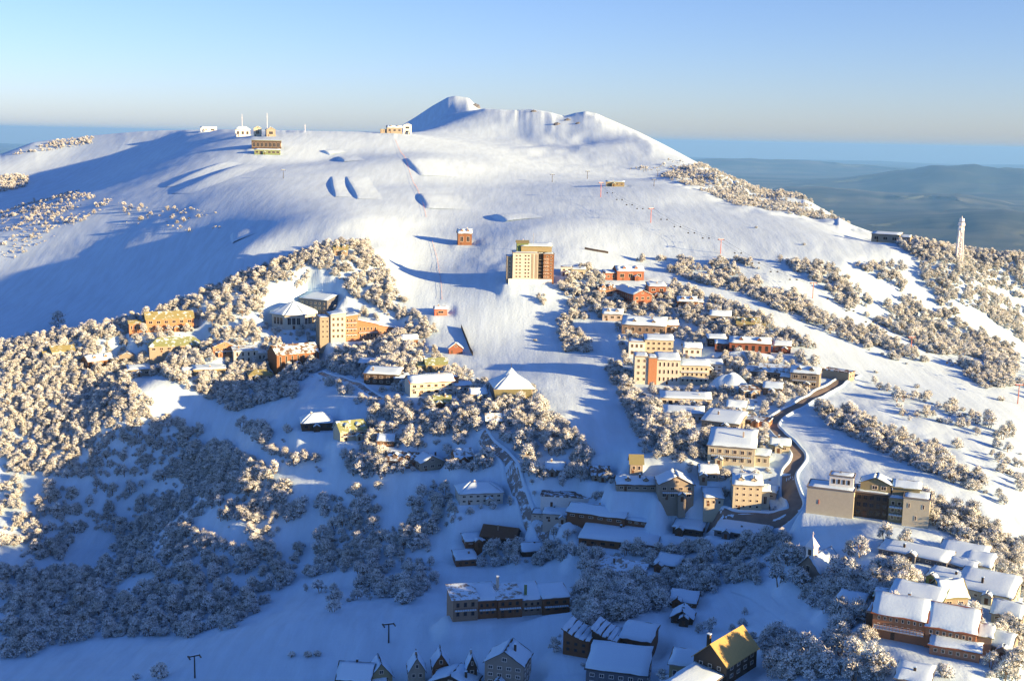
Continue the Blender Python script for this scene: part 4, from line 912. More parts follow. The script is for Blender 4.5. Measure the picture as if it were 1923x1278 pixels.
for (x, y, h, lab) in [(455, 250, 34, 'tall thin white mast on the plateau skyline, left of two'), (502, 250, 36, 'tall thin white mast on the plateau skyline, right of two'), (573, 248, 14, 'short rime-covered mast on the skyline right of the plateau huts'),
                       (982, 470, 22, 'thin pole on the snow behind the hotel tower')]:
    o, k = root('mast', lab, 'mast', x, y); g = Geo(); g.bar((0, 0, -2), (0, 0, h * k), .35, 6, .16); g.obj('pole', 'rime', o)
    g = Geo(); g.box(-.9, .9, -.12, .12, h * k * .8, h * k * .8 + .2); g.obj('cross_arm', 'rime', o)
def fence(name, label, pix, hgt, m_net, m_post, cat='fence', step=5.0, solid=False):
    P = [ground(x, y)[:2] for x, y in pix]; q = smooth_line(P, step); z = height(q[:, 0], q[:, 1]) + CAMZ
    o = bpy.data.objects.new(name, None); COL.objects.link(o); o.location = (q[0, 0], q[0, 1], z[0]); tag(o, label, cat)
    L = [Vector((q[i, 0] - q[0, 0], q[i, 1] - q[0, 1], z[i] - z[0])) for i in range(len(q))]
    for i, p in enumerate(L):
        g = Geo(); g.bar(p + Vector((0, 0, -.6)), p + Vector((0, 0, hgt + .25)), .09, 5); g.obj('post', m_post, o)
        if i:
            a, b = L[i - 1], p; d = (b - a); n = Vector((-d.y, d.x, 0)).normalized() * .04; g = Geo()
            lo, hi = (.15, hgt) if not solid else (-.3, hgt)
            v = [a + n + Vector((0, 0, lo)), b + n + Vector((0, 0, lo)), b - n + Vector((0, 0, lo)), a - n + Vector((0, 0, lo)), a + n + Vector((0, 0, hi)), b + n + Vector((0, 0, hi)), b - n + Vector((0, 0, hi)), a - n + Vector((0, 0, hi))]
            if solid: g.add(v, box_geo(0, 1, 0, 1, 0, 1)[1]); g.obj('panel', m_net, o)
            else:
                for zz in (.3, hgt): g.bar(a + Vector((0, 0, zz)), b + Vector((0, 0, zz)), .05, 4)
                g.obj('rope', m_net, o)
fence('safety_fence', 'red safety net fence running down the upper piste from the tan lift station', [(742, 262), (752, 285), (768, 320), (782, 352), (795, 385), (800, 408)], 1.4, 'orange_net', 'red_paint', step=9)
fence('safety_fence', 'red safety net fence on the middle piste above the frosted ridge trees', [(812, 455), (822, 490), (828, 530), (830, 562)], 1.3, 'orange_net', 'red_paint', step=9)
fence('barrier', 'dark solid barrier along the edge of the piste beside the red kiosk', [(866, 616), (876, 640), (888, 668)], 2.6, 'dark_wall', 'dark_steel', step=4, solid=True)
fence('barrier', 'low dark snow fence on the slope right of the hotel tower', [(1098, 468), (1118, 472), (1142, 476)], 1.6, 'dark_wall', 'dark_steel', step=4, solid=True)
fence('barrier', 'dark retaining fence curving below the tall beige lodge', [(1432, 925), (1442, 940), (1446, 958)], 1.3, 'dark_wall', 'dark_steel', step=3, solid=True)
# snow shaped by machine: half pipe walls, park jumps, wind lips, ploughed mounds
def berm(name, label, pix, width, hgt, cat='snow bank', steep=.25, group=None):
    """a long ridge of snow with a steep left face and a long right flank"""
    P = [ground(x, y)[:2] for x, y in pix]; q = smooth_line(P, 3.0); d = np.gradient(q, axis=0); d /= np.linalg.norm(d, axis=1)[:, None]; n = np.stack([-d[:, 1], d[:, 0]], -1)
    if n[len(n) // 2, 0] > 0: n = -n                    # n points left in the picture
    fl = width * 6.0
    prof = [(-fl * (1 - i / 6), hgt * (.5 - .5 * math.cos(math.pi * i / 6)) - .3) for i in range(6)] + [(-width * .1, hgt), (width * steep * .25, hgt * .9), (width * steep * .6, hgt * .4), (width * steep, -.3)]
    taper = np.sin(np.pi * (np.arange(len(q)) + .5) / len(q)) ** .55
    V = []
    for o_, h_ in prof:
        p = q + n * o_; V.append(np.stack([p[:, 0], p[:, 1], height(p[:, 0], p[:, 1]) + np.where(h_ > 0, h_ * taper, h_) + CAMZ], -1))
    o = link(name, grid_mesh(name, np.stack(V, 1)[:, ::1], 'snow')); tag(o, label, cat, group); return o
berm('half_pipe_wall', 'long snow wall forming the far side of the half pipe on the left plateau', [(312, 352), (350, 335), (395, 316), (428, 304)], 5, 2.6, 'snow wall', .6)
berm('half_pipe_wall', 'long snow wall forming the near side of the half pipe on the left plateau', [(325, 364), (370, 347), (415, 328), (455, 310)], 7, 3.4, 'snow wall', .6)
berm('snow_lip', 'shaded snow lip on the upper piste right of the red fence, higher of two', [(764, 298), (776, 312), (796, 330)], 9, 2.8, 'snow bank', .6)
berm('snow_lip', 'shaded snow lip on the upper piste right of the red fence, lower of two', [(790, 364), (798, 378), (808, 392)], 8, 2.8, 'snow bank', .7)
berm('snow_jump', 'tall left-hand jump of the terrain park below the plateau', [(624, 332), (626, 352), (632, 370)], 4, 2.2, 'snow jump', .6)
berm('snow_jump', 'tall right-hand jump of the terrain park below the plateau', [(652, 332), (660, 352), (674, 374)], 5, 2.6, 'snow jump', .6)
berm('snow_jump', 'low snow jump above the terrain park, left of two', [(604, 284), (622, 291)], 5, 2.6, 'snow jump', .6)
berm('snow_jump', 'low snow jump above the terrain park, right of two', [(634, 295), (648, 304)], 5, 2.6, 'snow jump', .6)
berm('snow_block', 'square block of snow standing at the edge of the shaded bowl', [(436, 440), (440, 456)], 4, 4, 'snow block', .5)
berm('snow_bank', 'bank of drifted snow above the brown hut on the upper piste', [(925, 405), (955, 416)], 7, 3, 'snow bank', .6)
def mound(name, label, px, py, wpx, hm, dep, cat='snow mound'):
    p, k, az = at(px, py); w = wpx * k / 2; n, m = 20, 8; V = np.zeros((n + 1, m + 1, 3))
    for i in range(n + 1):
        for j in range(m + 1):
            a = 2 * math.pi * i / n; rr_ = j / m; lx = w * rr_ * math.cos(a); ly = dep * rr_ * math.sin(a)
            X = p.x + lx * math.cos(-az) - ly * math.sin(-az); Y = p.y + lx * math.sin(-az) + ly * math.cos(-az)
            lump = 1 + .3 * math.sin(a * 3 + px) * rr_
            V[i, j] = (X, Y, float(height(X, Y)) + CAMZ + hm * lump * max(0, 1 - rr_ ** 2.2) - .25 * (rr_ > .95))
    o = link(name, grid_mesh(name, V[:, ::-1], 'snow')); tag(o, label, cat)
mound('snow_mound', 'big rounded sunlit snow mound beside the four-storey apartments', 1368, 728, 84, 7.5, 9)
mound('snow_mound', 'low snow mound on the bank above the garage', 1398, 668, 120, 2.6, 7)

def rock(px, py, wpx, label):
    p, k, az = at(px, py); w = wpx * k / 2; rr = random.Random(px); n, m = 9, 4; V = []; F = []
    for j in range(m):
        f = (1, .85, .5, .12)[j]
        for i in range(n):
            a = 2 * math.pi * i / n; q = w * f * rr.uniform(.7, 1.15); V.append((q * math.cos(a), q * .6 * math.sin(a), w * (-.3, .15, .38, .5)[j] * rr.uniform(.8, 1.2)))
    for j in range(m - 1):
        for i in range(n): F.append((j * n + i, j * n + (i + 1) % n, (j + 1) * n + (i + 1) % n, (j + 1) * n + i))
    F.append(tuple(range((m - 1) * n, m * n)))
    o = link('rock_outcrop', make_mesh('rock_outcrop', V, F, 'slate_wall'), loc=p); tag(o, label, 'rock', 'rocks on the summit massif')
for (x, y, w, lab) in [(893, 200, 20, 'dark rock just below the pointed summit'), (1002, 210, 14, 'dark rock on the massif skyline, leftmost of four'), (1046, 234, 16, 'dark rock in the gully of the massif, second of four'),
                       (1066, 226, 14, 'dark rock above the gully of the massif, third of four'), (1086, 232, 12, 'small dark rock right of the gully of the massif')]: rock(x, y, w, lab)

def cable(label, pts):
    P = []
    for (x_, y_, h_) in pts: p, k, az = at(x_, y_); P.append(p + Vector((0, 0, h_ * k - .3)))
    o = bpy.data.objects.new('lift_cable', None); COL.objects.link(o); o.location = P[0]; tag(o, label, 'cable')
    for off in (-2.4, 2.4):
        g = Geo()
        for a, b in zip(P[:-1], P[1:]):
            prev = None
            for i in range(9):
                u = i / 8; q = a.lerp(b, u) - P[0] + Vector((off, 0, -(b - a).length * .03 * 4 * u * (1 - u)))
                if prev is not None: g.bar(prev, q, .05, 4)
                prev = q
        g.obj('rope', 'dark_steel', o)
        for a, b in zip(P[:-1], P[1:]):
            for u in (.2, .4, .6, .8):
                q = a.lerp(b, u) - P[0] + Vector((off, 0, -(b - a).length * .03 * 4 * u * (1 - u))); g = Geo()
                g.bar(q, q + Vector((0, 0, -2.0)), .05, 4); g.box(q.x - .7, q.x + .7, q.y - .25, q.y + .25, q.z - 2.2, q.z - 2.0); g.box(q.x - .7, q.x + .7, q.y + .18, q.y + .25, q.z - 1.997, q.z - 1.4); g.obj('chair', 'dark_steel', o)
cable('thin lift cable with chairs strung along the red pylons on the right', [(1128, 370, 26), (1222, 418, 26), (1353, 476, 26), (1526, 560, 28), (1710, 664, 30), (1911, 758, 34)])
# ------------------------------------------------------------------ snow gums
def frost_mat(name, c0, c1, snowy):
    """rime and snow caught in the leaves: mostly on what faces up, broken by noise"""
    m, t, b = new_mat(name); tc = t.nodes.new('ShaderNodeTexCoord'); oi = t.nodes.new('ShaderNodeObjectInfo')
    n = t.nodes.new('ShaderNodeTexNoise'); n.inputs['Scale'].default_value = 1.6; n.inputs['Detail'].default_value = 4
    t.links.new(tc.outputs['Object'], n.inputs['Vector'])
    r = t.nodes.new('ShaderNodeValToRGB'); r.color_ramp.elements[0].position = snowy; r.color_ramp.elements[1].position = snowy + .16
    r.color_ramp.elements[0].color = (*c0, 1); r.color_ramp.elements[1].color = (*c1, 1)
    t.links.new(n.outputs['Fac'], r.inputs['Fac'])
    mx = t.nodes.new('ShaderNodeMix'); mx.data_type = 'RGBA'; mx.blend_type = 'MULTIPLY'; mx.inputs['Factor'].default_value = 1
    cr_ = t.nodes.new('ShaderNodeValToRGB'); cr_.color_ramp.elements[0].color = (.80, .78, .74, 1); cr_.color_ramp.elements[1].color = (1, 1, 1, 1)
    t.links.new(oi.outputs['Random'], cr_.inputs['Fac']); t.links.new(r.outputs['Color'], mx.inputs['A']); t.links.new(cr_.outputs['Color'], mx.inputs['B'])
    t.links.new(mx.outputs['Result'], b.inputs['Base Color']); b.inputs['Roughness'].default_value = .9; b.inputs['Specular IOR Level'].default_value = .1
    MATS[name] = m
frost_mat('frosted_leaf', (.46, .53, .55), (.72, .84, .93), .31)
frost_mat('bare_leaf', (.062, .068, .064), (.21, .24, .25), .42)
def tree_geo(seed, kind='gum'):
    rr = random.Random(seed); tv, tf, cv, cf, cm = [], [], [], [], []
    tall = kind == 'gum'
    Hh = rr.uniform(4.8, 8.0) if tall else rr.uniform(2.0, 2.9); Rc = rr.uniform(2.1, 3.7) if tall else rr.uniform(1.8, 2.7)
    lean = Vector((rr.uniform(-.9, .9), rr.uniform(-.9, .9), 0)) if tall else Vector((0, 0, 0)); ex, ey = rr.uniform(.75, 1.25), rr.uniform(.75, 1.25)
    lobes = []; nl = rr.randint(7, 13) if tall else 7
    for i in range(nl):
        a = i * 2.4 + rr.uniform(-.5, .5); q = math.sqrt((i + .4) / nl); rad = Rc * .74 * q
        z = Hh * (.86 - .36 * q * q + rr.uniform(-.10, .08)) if tall else Hh * (.62 - .25 * q * q)
        lobes.append((Vector((rad * math.cos(a) * ex, rad * math.sin(a) * ey, z)) + lean * (z / Hh), rr.uniform(.65, 1.5) * (1 if tall else .8)))
    if tall:
        for i in range(6):
            a = rr.uniform(0, 6.28); lobes.append((Vector((Rc * .8 * math.cos(a), Rc * .8 * math.sin(a), Hh * rr.uniform(.22, .42))), rr.uniform(.8, 1.15)))
    def tube(p, q, r0, r1):
        d = (q - p).normalized(); a = d.orthogonal().normalized(); b = d.cross(a); n = 5; o = len(tv)
        for i in range(n): tv.append(p + (a * math.cos(6.283 * i / n) + b * math.sin(6.283 * i / n)) * r0)
        for i in range(n): tv.append(q + (a * math.cos(6.283 * i / n) + b * math.sin(6.283 * i / n)) * r1)
        for i in range(n): tf.append((o + i, o + (i + 1) % n, o + n + (i + 1) % n, o + n + i))
    ns = rr.randint(2, 3); stems = []
    for i in range(ns):
        a = i * 6.283 / ns + rr.uniform(-.4, .4); p0 = Vector((.25 * math.cos(a), .25 * math.sin(a), -1.0)); p1 = p0 + Vector((.6 * math.cos(a), .6 * math.sin(a), 1.0 + Hh * .28)); stems.append(p1); tube(p0, p1, .24, .17)
    for c, r_ in lobes:
        s_ = min(stems, key=lambda u: (u - c).length); mid = s_.lerp(c, .5) + Vector((rr.uniform(-.3, .3), rr.uniform(-.3, .3), .25)); tube(s_, mid, .13, .08); tube(mid, c, .08, .03)
    for c, r_ in lobes:
        n = int(62 * r_ * r_) + 8
        for i in range(n):
            z = 1 - 2 * (i + .5) / n; a = i * 2.39996 + rr.uniform(-.5, .5); s_ = math.sqrt(1 - z * z)
            d = Vector((s_ * math.cos(a), s_ * math.sin(a), z)); p = c + Vector((d.x, d.y, d.z * .8)) * r_ * rr.uniform(.45, 1.15)
            o = len(cv)
            if rr.random() < .30:                            # a frosted twig reaching out of the clump
                t_ = (d + Vector((rr.uniform(-.5, .5), rr.uniform(-.5, .5), rr.uniform(.1, .9)))).normalized(); u = t_.orthogonal().normalized() * rr.uniform(.05, .09); L = rr.uniform(.5, 1.15)
                cv.extend([p - u, p + u, p + t_ * L * .6 + u * 1.3, p + t_ * L]); cf.append((o, o + 1, o + 2, o + 3)); cm.append(0 if rr.random() < .8 else 1); continue
            nrm = (d + Vector((rr.uniform(-.7, .7), rr.uniform(-.7, .7), rr.uniform(-.3, .8)))).normalized(); u = nrm.orthogonal().normalized(); v = nrm.cross(u)
            w = rr.uniform(.16, .40); h = rr.uniform(.10, .26); tip = nrm * rr.uniform(-.14, .05)
            cv.extend([p - u * w + tip, p - v * h, p + u * w + tip, p + v * h + nrm * .06]); cf.append((o, o + 1, o + 2, o + 3))
            cm.append(0 if (z > -.2 and rr.random() < .86) or rr.random() < .35 else 1)
    return tv, tf, cv, cf, cm
def crown_mesh(nm, g):
    me = make_mesh(nm, g[2], g[3]); me.materials.append(MATS['frosted_leaf']); me.materials.append(MATS['bare_leaf']); me.polygons.foreach_set('material_index', g[4]); me.update(); return me
NVAR = 11
TG = [tree_geo(100 + i) for i in range(NVAR)] + [tree_geo(200 + i, 'shrub') for i in range(3)]
TRUNKS = [make_mesh('trunk', g[0], g[1], 'bark') for g in TG]; CROWNS = [crown_mesh('crown', g) for g in TG]
# where the photograph shows wood: outline in photo pixels, trees per square metre, size, gap threshold, shrub share, words for the labels
WOODS = [
 ('on the lit left hillside', [(0,652),(100,630),(200,610),(280,592),(310,640),(390,690),(470,690),(560,705),(555,740),(440,775),(300,705),(235,712),(300,775),(385,812),(330,850),(290,890),(180,900),(0,890)], .060, .80, -.8, .1),
 ('on the left ridge crest', [(270,600),(400,547),(500,505),(610,462),(690,458),(730,520),(780,590),(822,625),(795,640),(740,600),(660,555),(600,570),(500,575),(400,630),(380,600)], .042, .82, -.28, .1),
 ('between the lodges of the left village', [(380,610),(510,625),(610,690),(520,715),(400,690),(320,670),(300,640)], .022, .85, -.3, .1),
 ('in the shaded clump at the village centre', [(610,640),(760,632),(795,690),(740,712),(690,700),(620,700)], .045, .95, -.5, 0),
 ('in the band between the shaded clearing and the piste', [(640,850),(700,780),(830,765),(940,760),(1000,735),(1045,785),(1130,880),(1090,905),(1000,870),(925,815),(905,830),(945,880),(880,890),(820,880),(700,905),(645,890)], .030, .95, -.40, .12),
 ('beside the shaded road', [(965,840),(1150,880),(1160,915),(1080,915),(1000,905)], .030, 1.0, -.2, .1),
 ('in the tree island along the piste', [(1135,690),(1168,690),(1240,828),(1205,838)], .05, .78, -.5, .1),
 ('in the dark clump beside the broad snowy roof', [(1205,765),(1285,790),(1335,865),(1260,880),(1222,840)], .045, .95, -.5, 0),
 ('among the upper right lodges', [(965,535),(1040,535),(1100,495),(1160,560),(1270,535),(1440,600),(1530,655),(1440,650),(1300,610),(1270,590),(1170,600),(1070,600),(1120,665),(1060,660),(1030,580)], .030, .82, -.25, .1),
 ('inside the road bend', [(1330,645),(1380,690),(1540,735),(1480,765),(1430,735),(1390,715)], .035, .85, -.3, .1),
 ('among the middle right lodges', [(1330,850),(1340,960),(1440,965),(1460,870),(1440,815),(1390,790)], .012, .75, -.1, .3),
 ('in the shaded wood on the lower left', [(0,900),(100,915),(290,905),(350,830),(420,850),(520,885),(560,950),(640,925),(820,905),(880,970),(800,1010),(825,1100),(750,1140),(640,1090),(560,1080),(480,1150),(400,1200),(260,1195),(130,1205),(50,1235),(0,1235)], .027, .92, -.14, .2),
 ('on the sunlit knoll above the shaded wood', [(290,905),(350,845),(420,835),(505,880),(480,930),(400,900)], .045, .95, -.5, 0),
 ('in the strip across the shaded clearing', [(450,805),(490,800),(600,870),(590,890),(540,880)], .03, .9, -.2, .2),
 ('in the shade below the big flat roofs', [(870,1000),(930,1030),(1100,1040),(1200,1040),(1450,1000),(1510,1040),(1470,1110),(1300,1120),(1230,1110),(1110,1100),(1090,1060),(900,1065)], .032, .95, -.2, .1),
 ('right of the long brown lodge', [(1085,1100),(1240,1090),(1250,1140),(1200,1160),(1075,1180)], .045, 1.0, -.35, 0),
 ('around the chapel', [(1470,1045),(1600,1040),(1760,1085),(1700,1110),(1630,1130),(1640,1250),(1540,1240),(1570,1180),(1490,1110)], .034, 1.0, -.22, .1),
 ('in the lit wood at the bottom right corner', [(1590,1215),(1700,1205),(1830,1225),(1923,1140),(1923,1278),(1560,1278)], .045, .95, -.5, .05),
 ('beside the golden roof', [(1430,1200),(1480,1190),(1530,1225),(1560,1278),(1440,1278)], .04, .95, -.4, .1),
 ('above the lodges at the right edge', [(1735,935),(1800,955),(1923,1035),(1923,1135),(1870,1060),(1830,1030),(1740,985)], .045, .85, -.4, .1),
 ('in the upper tree strip on the right slope', [(1190,488),(1270,488),(1390,488),(1480,530),(1540,590),(1650,622),(1765,692),(1720,695),(1600,645),(1480,592),(1400,555),(1290,525)], .036, .80, -.08, .25),
 ('in the short strip near the lift line', [(1448,485),(1560,500),(1605,540),(1645,575),(1590,585),(1540,535)], .036, .8, -.1, .25),
 ('in the big wood on the right slope', [(1610,500),(1700,502),(1780,560),(1805,612),(1900,650),(1923,725),(1850,730),(1740,660),(1620,592),(1710,562)], .034, .85, -.07, .2),
 ('in the diagonal strip below the lattice tower', [(1720,488),(1850,540),(1923,590),(1923,645),(1850,592),(1740,540)], .040, .8, -.1, .2),
 ('on the right-hand ridge crest', [(1670,450),(1800,470),(1923,485),(1923,565),(1820,525),(1720,485)], .045, .75, -.45, .2),
 ('in the lower strip right of the road', [(1520,760),(1600,775),(1740,838),(1850,905),(1835,925),(1700,872),(1560,805)], .042, .80, -.14, .25),
 ('scattered on the lower right slope', [(1640,720),(1760,740),(1923,830),(1923,980),(1850,930),(1740,830)], .006, .9, -.1, .3),
 ('on the rocky far right crest', [(1240,328),(1320,305),(1450,358),(1520,368),(1625,428),(1500,405),(1380,385)], .055, .55, -.05, .75),
 ('speckled on the white massif flank', [(1180,318),(1260,300),(1330,310),(1380,350),(1300,350)], .006, .6, -.1, .7),
 ('on the far left slope', [(0,400),(60,378),(150,360),(230,380),(180,402),(100,445),(0,500)], .016, .6, .02, .8),
 ('on the far left snowfield', [(230,385),(420,395),(415,430),(300,440),(230,420)], .004, .7, -.2, .7),
 ('on the far left skyline', [(20,292),(90,266),(180,256),(175,270),(80,285)], .012, .8, 0, .5),
 ('beyond the right picture edge', [(1923,590),(2250,760),(2300,1278),(1923,1278),(1923,1140),(2000,1000),(1960,800)], .012, .85, -.1, .2),
 ('on the crest beyond the right picture edge', [(1923,490),(2300,560),(2300,700),(1923,590)], .02, .8, -.3, .2),
 ('in the hollow at the left picture edge', [(0,330),(55,332),(50,352),(0,362)], .012, .9, -.3, .3),
 ('among the lodges of the right village', [(1150,580),(1330,600),(1540,680),(1440,800),(1460,960),(1330,960),(1230,900),(1200,840),(1180,720)], .018, .72, -.25, .25),
 ('among the lodges of the left village centre', [(150,660),(300,600),(520,560),(760,600),(850,690),(990,760),(880,800),(700,780),(600,720),(300,700)], .019, .75, -.25, .2),
 ('among the lodges at the lower right', [(1640,1010),(1923,1050),(1923,1220),(1650,1220)], .014, .8, -.15, .2),
 ('around the shaded halls', [(860,930),(1000,900),(1250,940),(1330,1000),(1200,1050),(900,1060)], .020, .8, -.2, .25),
 ('among the houses at the bottom edge', [(1040,1150),(1440,1130),(1440,1278),(1040,1278)], .003, .8, -.1, .3),
 ('in the shade above the wave-roof lodge', [(560,1100),(700,1120),(720,1170),(640,1180)], .006, .8, 0, .4),
]
rng2 = np.random.default_rng(5)
def clear_of(x, y, rad):
    ok = np.ones(x.shape, bool)
    for (cx, cy, a), x0, x1, y0, y1 in FOOT:
        ca, sa = math.cos(a), math.sin(a); dx, dy = x - cx, y - cy; u = dx * ca + dy * sa; v = -dx * sa + dy * ca
        ok &= ~((u > x0 - rad) & (u < x1 + rad) & (v > y0 - 1.6 - rad) & (v < y1 + rad * .8))
    for (cx, cy, h) in ROAD_PTS: ok &= (x - cx) ** 2 + (y - cy) ** 2 > (h + rad * .9) ** 2
    return ok
TREES = []          # x, y, z, scale, rot, variant, wood index
for wi, (words, poly, dens, size, gap, shr) in enumerate(WOODS):
    pp = np.array(poly, float); a_, r_ = ray_ranges(pp[:, 0], np.clip(pp[:, 1], 0, 1290)); r_ = np.minimum(r_, 2600)
    x = r_ * np.sin(a_); y = r_ * np.cos(a_); b0, b1, b2, b3 = x.min() - 8, x.max() + 8, y.min() - 30, y.max() + 60
    n = int((b1 - b0) * (b3 - b2) * dens * 3.5)
    X = rng2.uniform(b0, b1, n); Y = rng2.uniform(b2, b3, n); Z = height(X, Y)
    px, py = project(np.stack([X, Y, Z], -1)); k = in_poly(px, py, poly); X, Y, Z = X[k], Y[k], Z[k]
    rv = ray_ranges(px[k], py[k] - 4)[1]; vis = rv > np.hypot(X, Y) - 25; X, Y, Z = X[vis], Y[vis], Z[vis]
    k = (fbm(X / 26, Y / 26, 60 + wi, 3) > gap - .10) & clear_of(X, Y, 1.6); X, Y, Z = X[k], Y[k], Z[k]
    for i in range(len(X)):
        s_ = size * (.38 + .80 * rng2.random() ** 1.4); v = int(rng2.integers(0, NVAR))
        if rng2.random() < shr: v = NVAR + int(rng2.integers(0, 3)); s_ *= .9
        TREES.append((X[i], Y[i], Z[i], s_, rng2.uniform(0, 6.28), v, wi))
LONE = [  # photo column, row, size, words
 (108, 615, 1.9, 'dark tree standing alone in the blue-shaded bowl'), (1835, 782, 1.2, 'lone round shrub on the open right slope left of the red pylon'), (1880, 752, 1.25, 'spreading shrub just left of the red pylon at the right edge'),
 (1722, 728, 1.0, 'lone shrub below the big wood on the right slope'), (1765, 792, 1.2, 'broad lone shrub on the white slope right of the road'), (1645, 700, .8, 'small shrub beside the top road bend'),
 (1895, 890, 1.3, 'round shrub on the slope at the right edge above the yellow lodge'), (1420, 428, .8, 'small dark shrub on the upper piste, left of two'), (1510, 460, .8, 'small dark shrub on the upper piste, right of two'),
 (578, 1232, .95, 'low shrub on the shaded snow above the bottom houses, left of a row'), (596, 1230, .9, 'low shrub on the shaded snow above the bottom houses, right of a row'), (548, 1232, .85, 'low shrub at the left end of the row on the shaded snow'),
 (300, 1272, 1.1, 'bare twiggy tree at the bottom left beside the dark pylon'), (255, 1274, .95, 'bare twiggy bush left of the twiggy tree at the bottom left'), (548, 748, 1.1, 'bright frosted tree at the tip of the lit wood by the clearing'),
 (540, 812, .9, 'small lit tree standing alone in the blue clearing'), (600, 885, .8, 'dark lone bush in the lower blue clearing'), (1462, 1098, 1.25, 'bright frosted tree left of the chapel'), (1005, 640, .7, 'lone shrub at the edge of the main piste')]
ntot = len(TREES)
for (px, py, s_, w_) in LONE:
    x, y, z = ground(px, py); TREES.append((x, y, z, s_, rng2.uniform(0, 6.28), NVAR + 1 if 'shrub' in w_ or 'bush' in w_ else int(rng2.integers(0, NVAR)), w_))
A_ = np.array([t[:4] for t in TREES[:ntot]]); rA = np.hypot(A_[:, 0], A_[:, 1])
px, py = project(A_[:, :3]); inside = (px > 5) & (px < PW - 5) & (py > 150) & (py < PH + 20)
score = np.where(inside, A_[:, 3] * np.array([1 if t[5] < NVAR else .5 for t in TREES[:ntot]]) / rA, 0)
top = set(np.argsort(-score)[:300 - len(LONE)].tolist())
def place_tree(x, y, z, s_, rot, v, label, group):
    o = bpy.data.objects.new('snow_gum' if v < NVAR else 'shrub', None); COL.objects.link(o); o.location = (x, y, z + CAMZ); o.rotation_euler.z = rot; o.scale = (s_, s_, s_ * .98)
    tag(o, label, 'tree' if v < NVAR else 'shrub', group)
    link('trunk', TRUNKS[v], o); link('crown', CROWNS[v], o)
# each of the big ones is told by its landmark, the side of it and its rank there
MARKS = [('the chapel',1520,1055),('the orange lodge',1738,1170),('the golden roof',1392,1220),('the long brown lodge',962,1110),('the wave-roof lodge',1132,1210),('the grey timber chalet',946,1245),('the small dark hut',1280,1155),
 ('the yellow road lodge',1624,945),('the tall beige lodge',1402,925),('the brown gabled lodge',1270,915),('the wide flat-roofed hall',1158,1005),('the dark bare-roofed lodge',934,1005),('the cream hipped lodge',904,925),('the white hall',1062,935),
 ('the yellow-trimmed lodge',1846,1110),('the tan gabled chalet',1792,1125),('the olive lodge',1716,1130),('the lower left dark pylon',366,1240),('the pylon above the bottom houses',730,1185),('the left edge of the shaded wood',0,1050),
 ('the bottom left corner',0,1278),('the bottom right corner',1923,1278),('the sunlit knoll',400,870),('the shaded clearing',600,900),('the middle of the shaded wood',420,1050),('the pair of shaded chalets',1155,1068),('the yellow chalet',664,805),('the pyramid-roof lodge',965,720),('the red pylon at the right edge',1911,740),('the white-roofed right-hand lodge',1802,1055),('the shaded track',1480,1160),('the snowy gap in the shaded wood',640,1010)]
ORD = ['nearest','second nearest','third nearest','fourth nearest','fifth nearest','sixth nearest','seventh nearest','eighth nearest','ninth nearest','tenth nearest','eleventh nearest','twelfth nearest','thirteenth nearest','fourteenth nearest','fifteenth nearest','sixteenth nearest','seventeenth nearest','eighteenth nearest','nineteenth nearest','twentieth nearest'] + ['%s nearest' % w_ for w_ in ('twenty-first twenty-second twenty-third twenty-fourth twenty-fifth twenty-sixth twenty-seventh twenty-eighth twenty-ninth thirtieth').split()]
buckets = {}
for i in top:
    q = (px[i], py[i] - 12); d_ = [math.hypot(q[0] - m_[1], q[1] - m_[2]) for m_ in MARKS]; j = int(np.argmin(d_)); dx, dy = q[0] - MARKS[j][1], q[1] - MARKS[j][2]
    side = ('left of' if dx < 0 else 'right of') if abs(dx) > abs(dy) else ('above' if dy < 0 else 'below')
    if abs(min(abs(dx), abs(dy)) / (max(abs(dx), abs(dy)) + 1e-6)) > .45: side = ('upper ' if dy < 0 else 'lower ') + ('left of' if dx < 0 else 'right of')
    buckets.setdefault((j, side, TREES[i][5] < NVAR), []).append((d_[j], i))
NAMES = {}
for (j, side, gum), L in buckets.items():
    for n_, (d_, i) in enumerate(sorted(L)):
        NAMES[i] = 'frosted %s %s %s, %s there' % ('snow gum' if gum else 'low shrub', side, MARKS[j][0], ORD[n_] if n_ < 30 else 'outermost')
for i, t in enumerate(TREES):
    if i >= ntot: place_tree(*t[:6], t[6], 'lone trees and shrubs')
    elif i in top: place_tree(*t[:6], NAMES[i], 'frosted %s %s' % ('snow gums' if t[5] < NVAR else 'shrubs', WOODS[t[6]][0]))
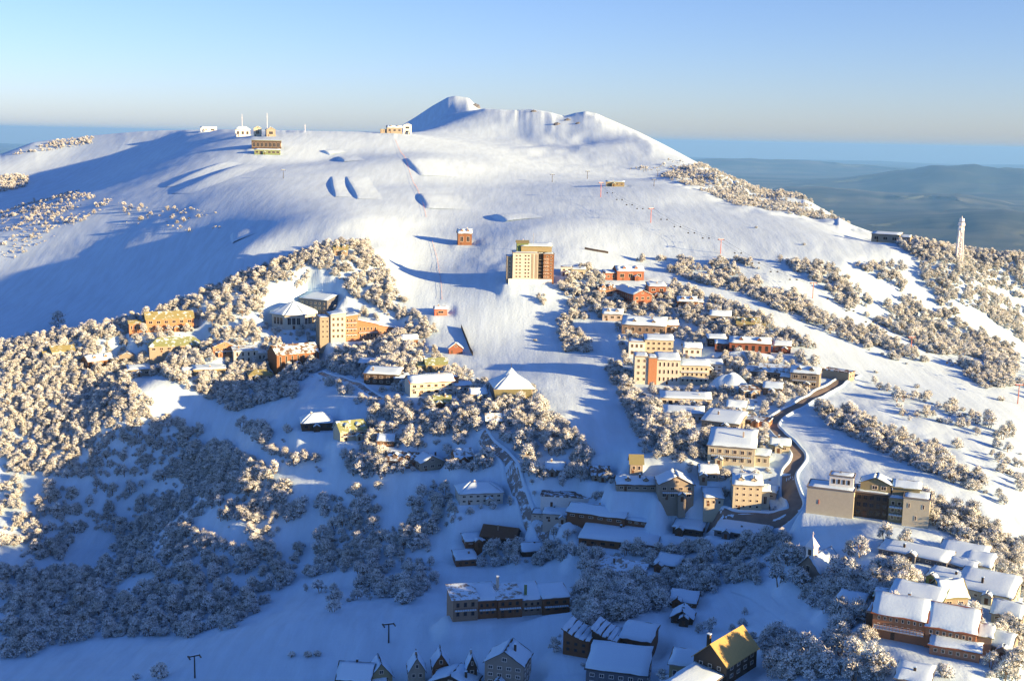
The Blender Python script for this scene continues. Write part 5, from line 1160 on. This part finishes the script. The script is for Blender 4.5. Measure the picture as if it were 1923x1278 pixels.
# the rest of the woods, too many to count: one object, instanced
rest = [t for i, t in enumerate(TREES[:ntot]) if i not in top]
print('TREES', ntot, 'instanced', len(rest))
def wood_object():
    protos = []
    for v in range(len(TG)):
        g = TG[v]; n = len(g[0]); me = make_mesh('wood_tree', list(g[0]) + list(g[2]), list(g[1]) + [tuple(i + n for i in f) for f in g[3]])
        for mm in ('frosted_leaf', 'bare_leaf', 'bark'): me.materials.append(MATS[mm])
        me.polygons.foreach_set('material_index', [2] * len(g[1]) + list(g[4])); me.update()
        protos.append(bpy.data.objects.new('wood_tree', me))
    me = bpy.data.meshes.new('snow_gum_wood'); me.from_pydata([(t[0], t[1], t[2] + CAMZ) for t in rest], [], [])
    for nm, ty, val in (('size', 'FLOAT', [t[3] for t in rest]), ('turn', 'FLOAT', [t[4] for t in rest]), ('pick', 'INT', [t[5] for t in rest])):
        me.attributes.new(nm, ty, 'POINT').data.foreach_set('value', val)
    o = link('snow_gum_wood', me); tag(o, 'frosted snow gum woods covering the hillsides', 'woodland', kind='stuff')
    ng = bpy.data.node_groups.new('woods', 'GeometryNodeTree')
    ng.interface.new_socket('Geometry', in_out='INPUT', socket_type='NodeSocketGeometry'); ng.interface.new_socket('Geometry', in_out='OUTPUT', socket_type='NodeSocketGeometry')
    N = ng.nodes; gi = N.new('NodeGroupInput'); go = N.new('NodeGroupOutput'); ip = N.new('GeometryNodeInstanceOnPoints'); gt = N.new('GeometryNodeGeometryToInstance')
    for p in reversed(protos):
        oi = N.new('GeometryNodeObjectInfo'); oi.inputs['Object'].default_value = p; ng.links.new(oi.outputs['Geometry'], gt.inputs[0])
    def attr(nm, ty): a = N.new('GeometryNodeInputNamedAttribute'); a.data_type = ty; a.inputs['Name'].default_value = nm; return a.outputs['Attribute']
    cx = N.new('ShaderNodeCombineXYZ'); ng.links.new(attr('turn', 'FLOAT'), cx.inputs['Z'])
    e2 = N.new('FunctionNodeEulerToRotation'); ng.links.new(cx.outputs[0], e2.inputs[0])
    ng.links.new(gi.outputs[0], ip.inputs['Points']); ng.links.new(gt.outputs[0], ip.inputs['Instance']); ip.inputs['Pick Instance'].default_value = True
    ng.links.new(attr('pick', 'INT'), ip.inputs['Instance Index']); ng.links.new(e2.outputs[0], ip.inputs['Rotation'])
    ng.links.new(attr('size', 'FLOAT'), ip.inputs['Scale']); ng.links.new(ip.outputs[0], go.inputs[0])
    md = o.modifiers.new('woods', 'NODES'); md.node_group = ng
wood_object()
# ------------------------------------------------------------------ haze
def build_haze():
    m = bpy.data.materials.new('haze'); m.use_nodes = True; t = m.node_tree; t.nodes.clear()
    v = t.nodes.new('ShaderNodeVolumePrincipled'); o_ = t.nodes.new('ShaderNodeOutputMaterial')
    v.inputs['Color'].default_value = (.19, .49, 1.0, 1); v.inputs['Density'].default_value = 1.7e-5; v.inputs['Anisotropy'].default_value = 0.1
    t.links.new(v.outputs['Volume'], o_.inputs['Volume'])
    s = 130000; z0 = CAMZ - 1700; z1 = CAMZ + 160
    vv = [(x, y, z) for z in (z0, z1) for y in (-s, s) for x in (-s, s)]
    f = [(0, 2, 3, 1), (4, 5, 7, 6), (0, 1, 5, 4), (2, 6, 7, 3), (0, 4, 6, 2), (1, 3, 7, 5)]
    me = make_mesh('haze', vv, f, m)
    o = link('haze', me); tag(o, 'pale blue haze over the far plains', 'haze', kind='stuff')
build_haze()
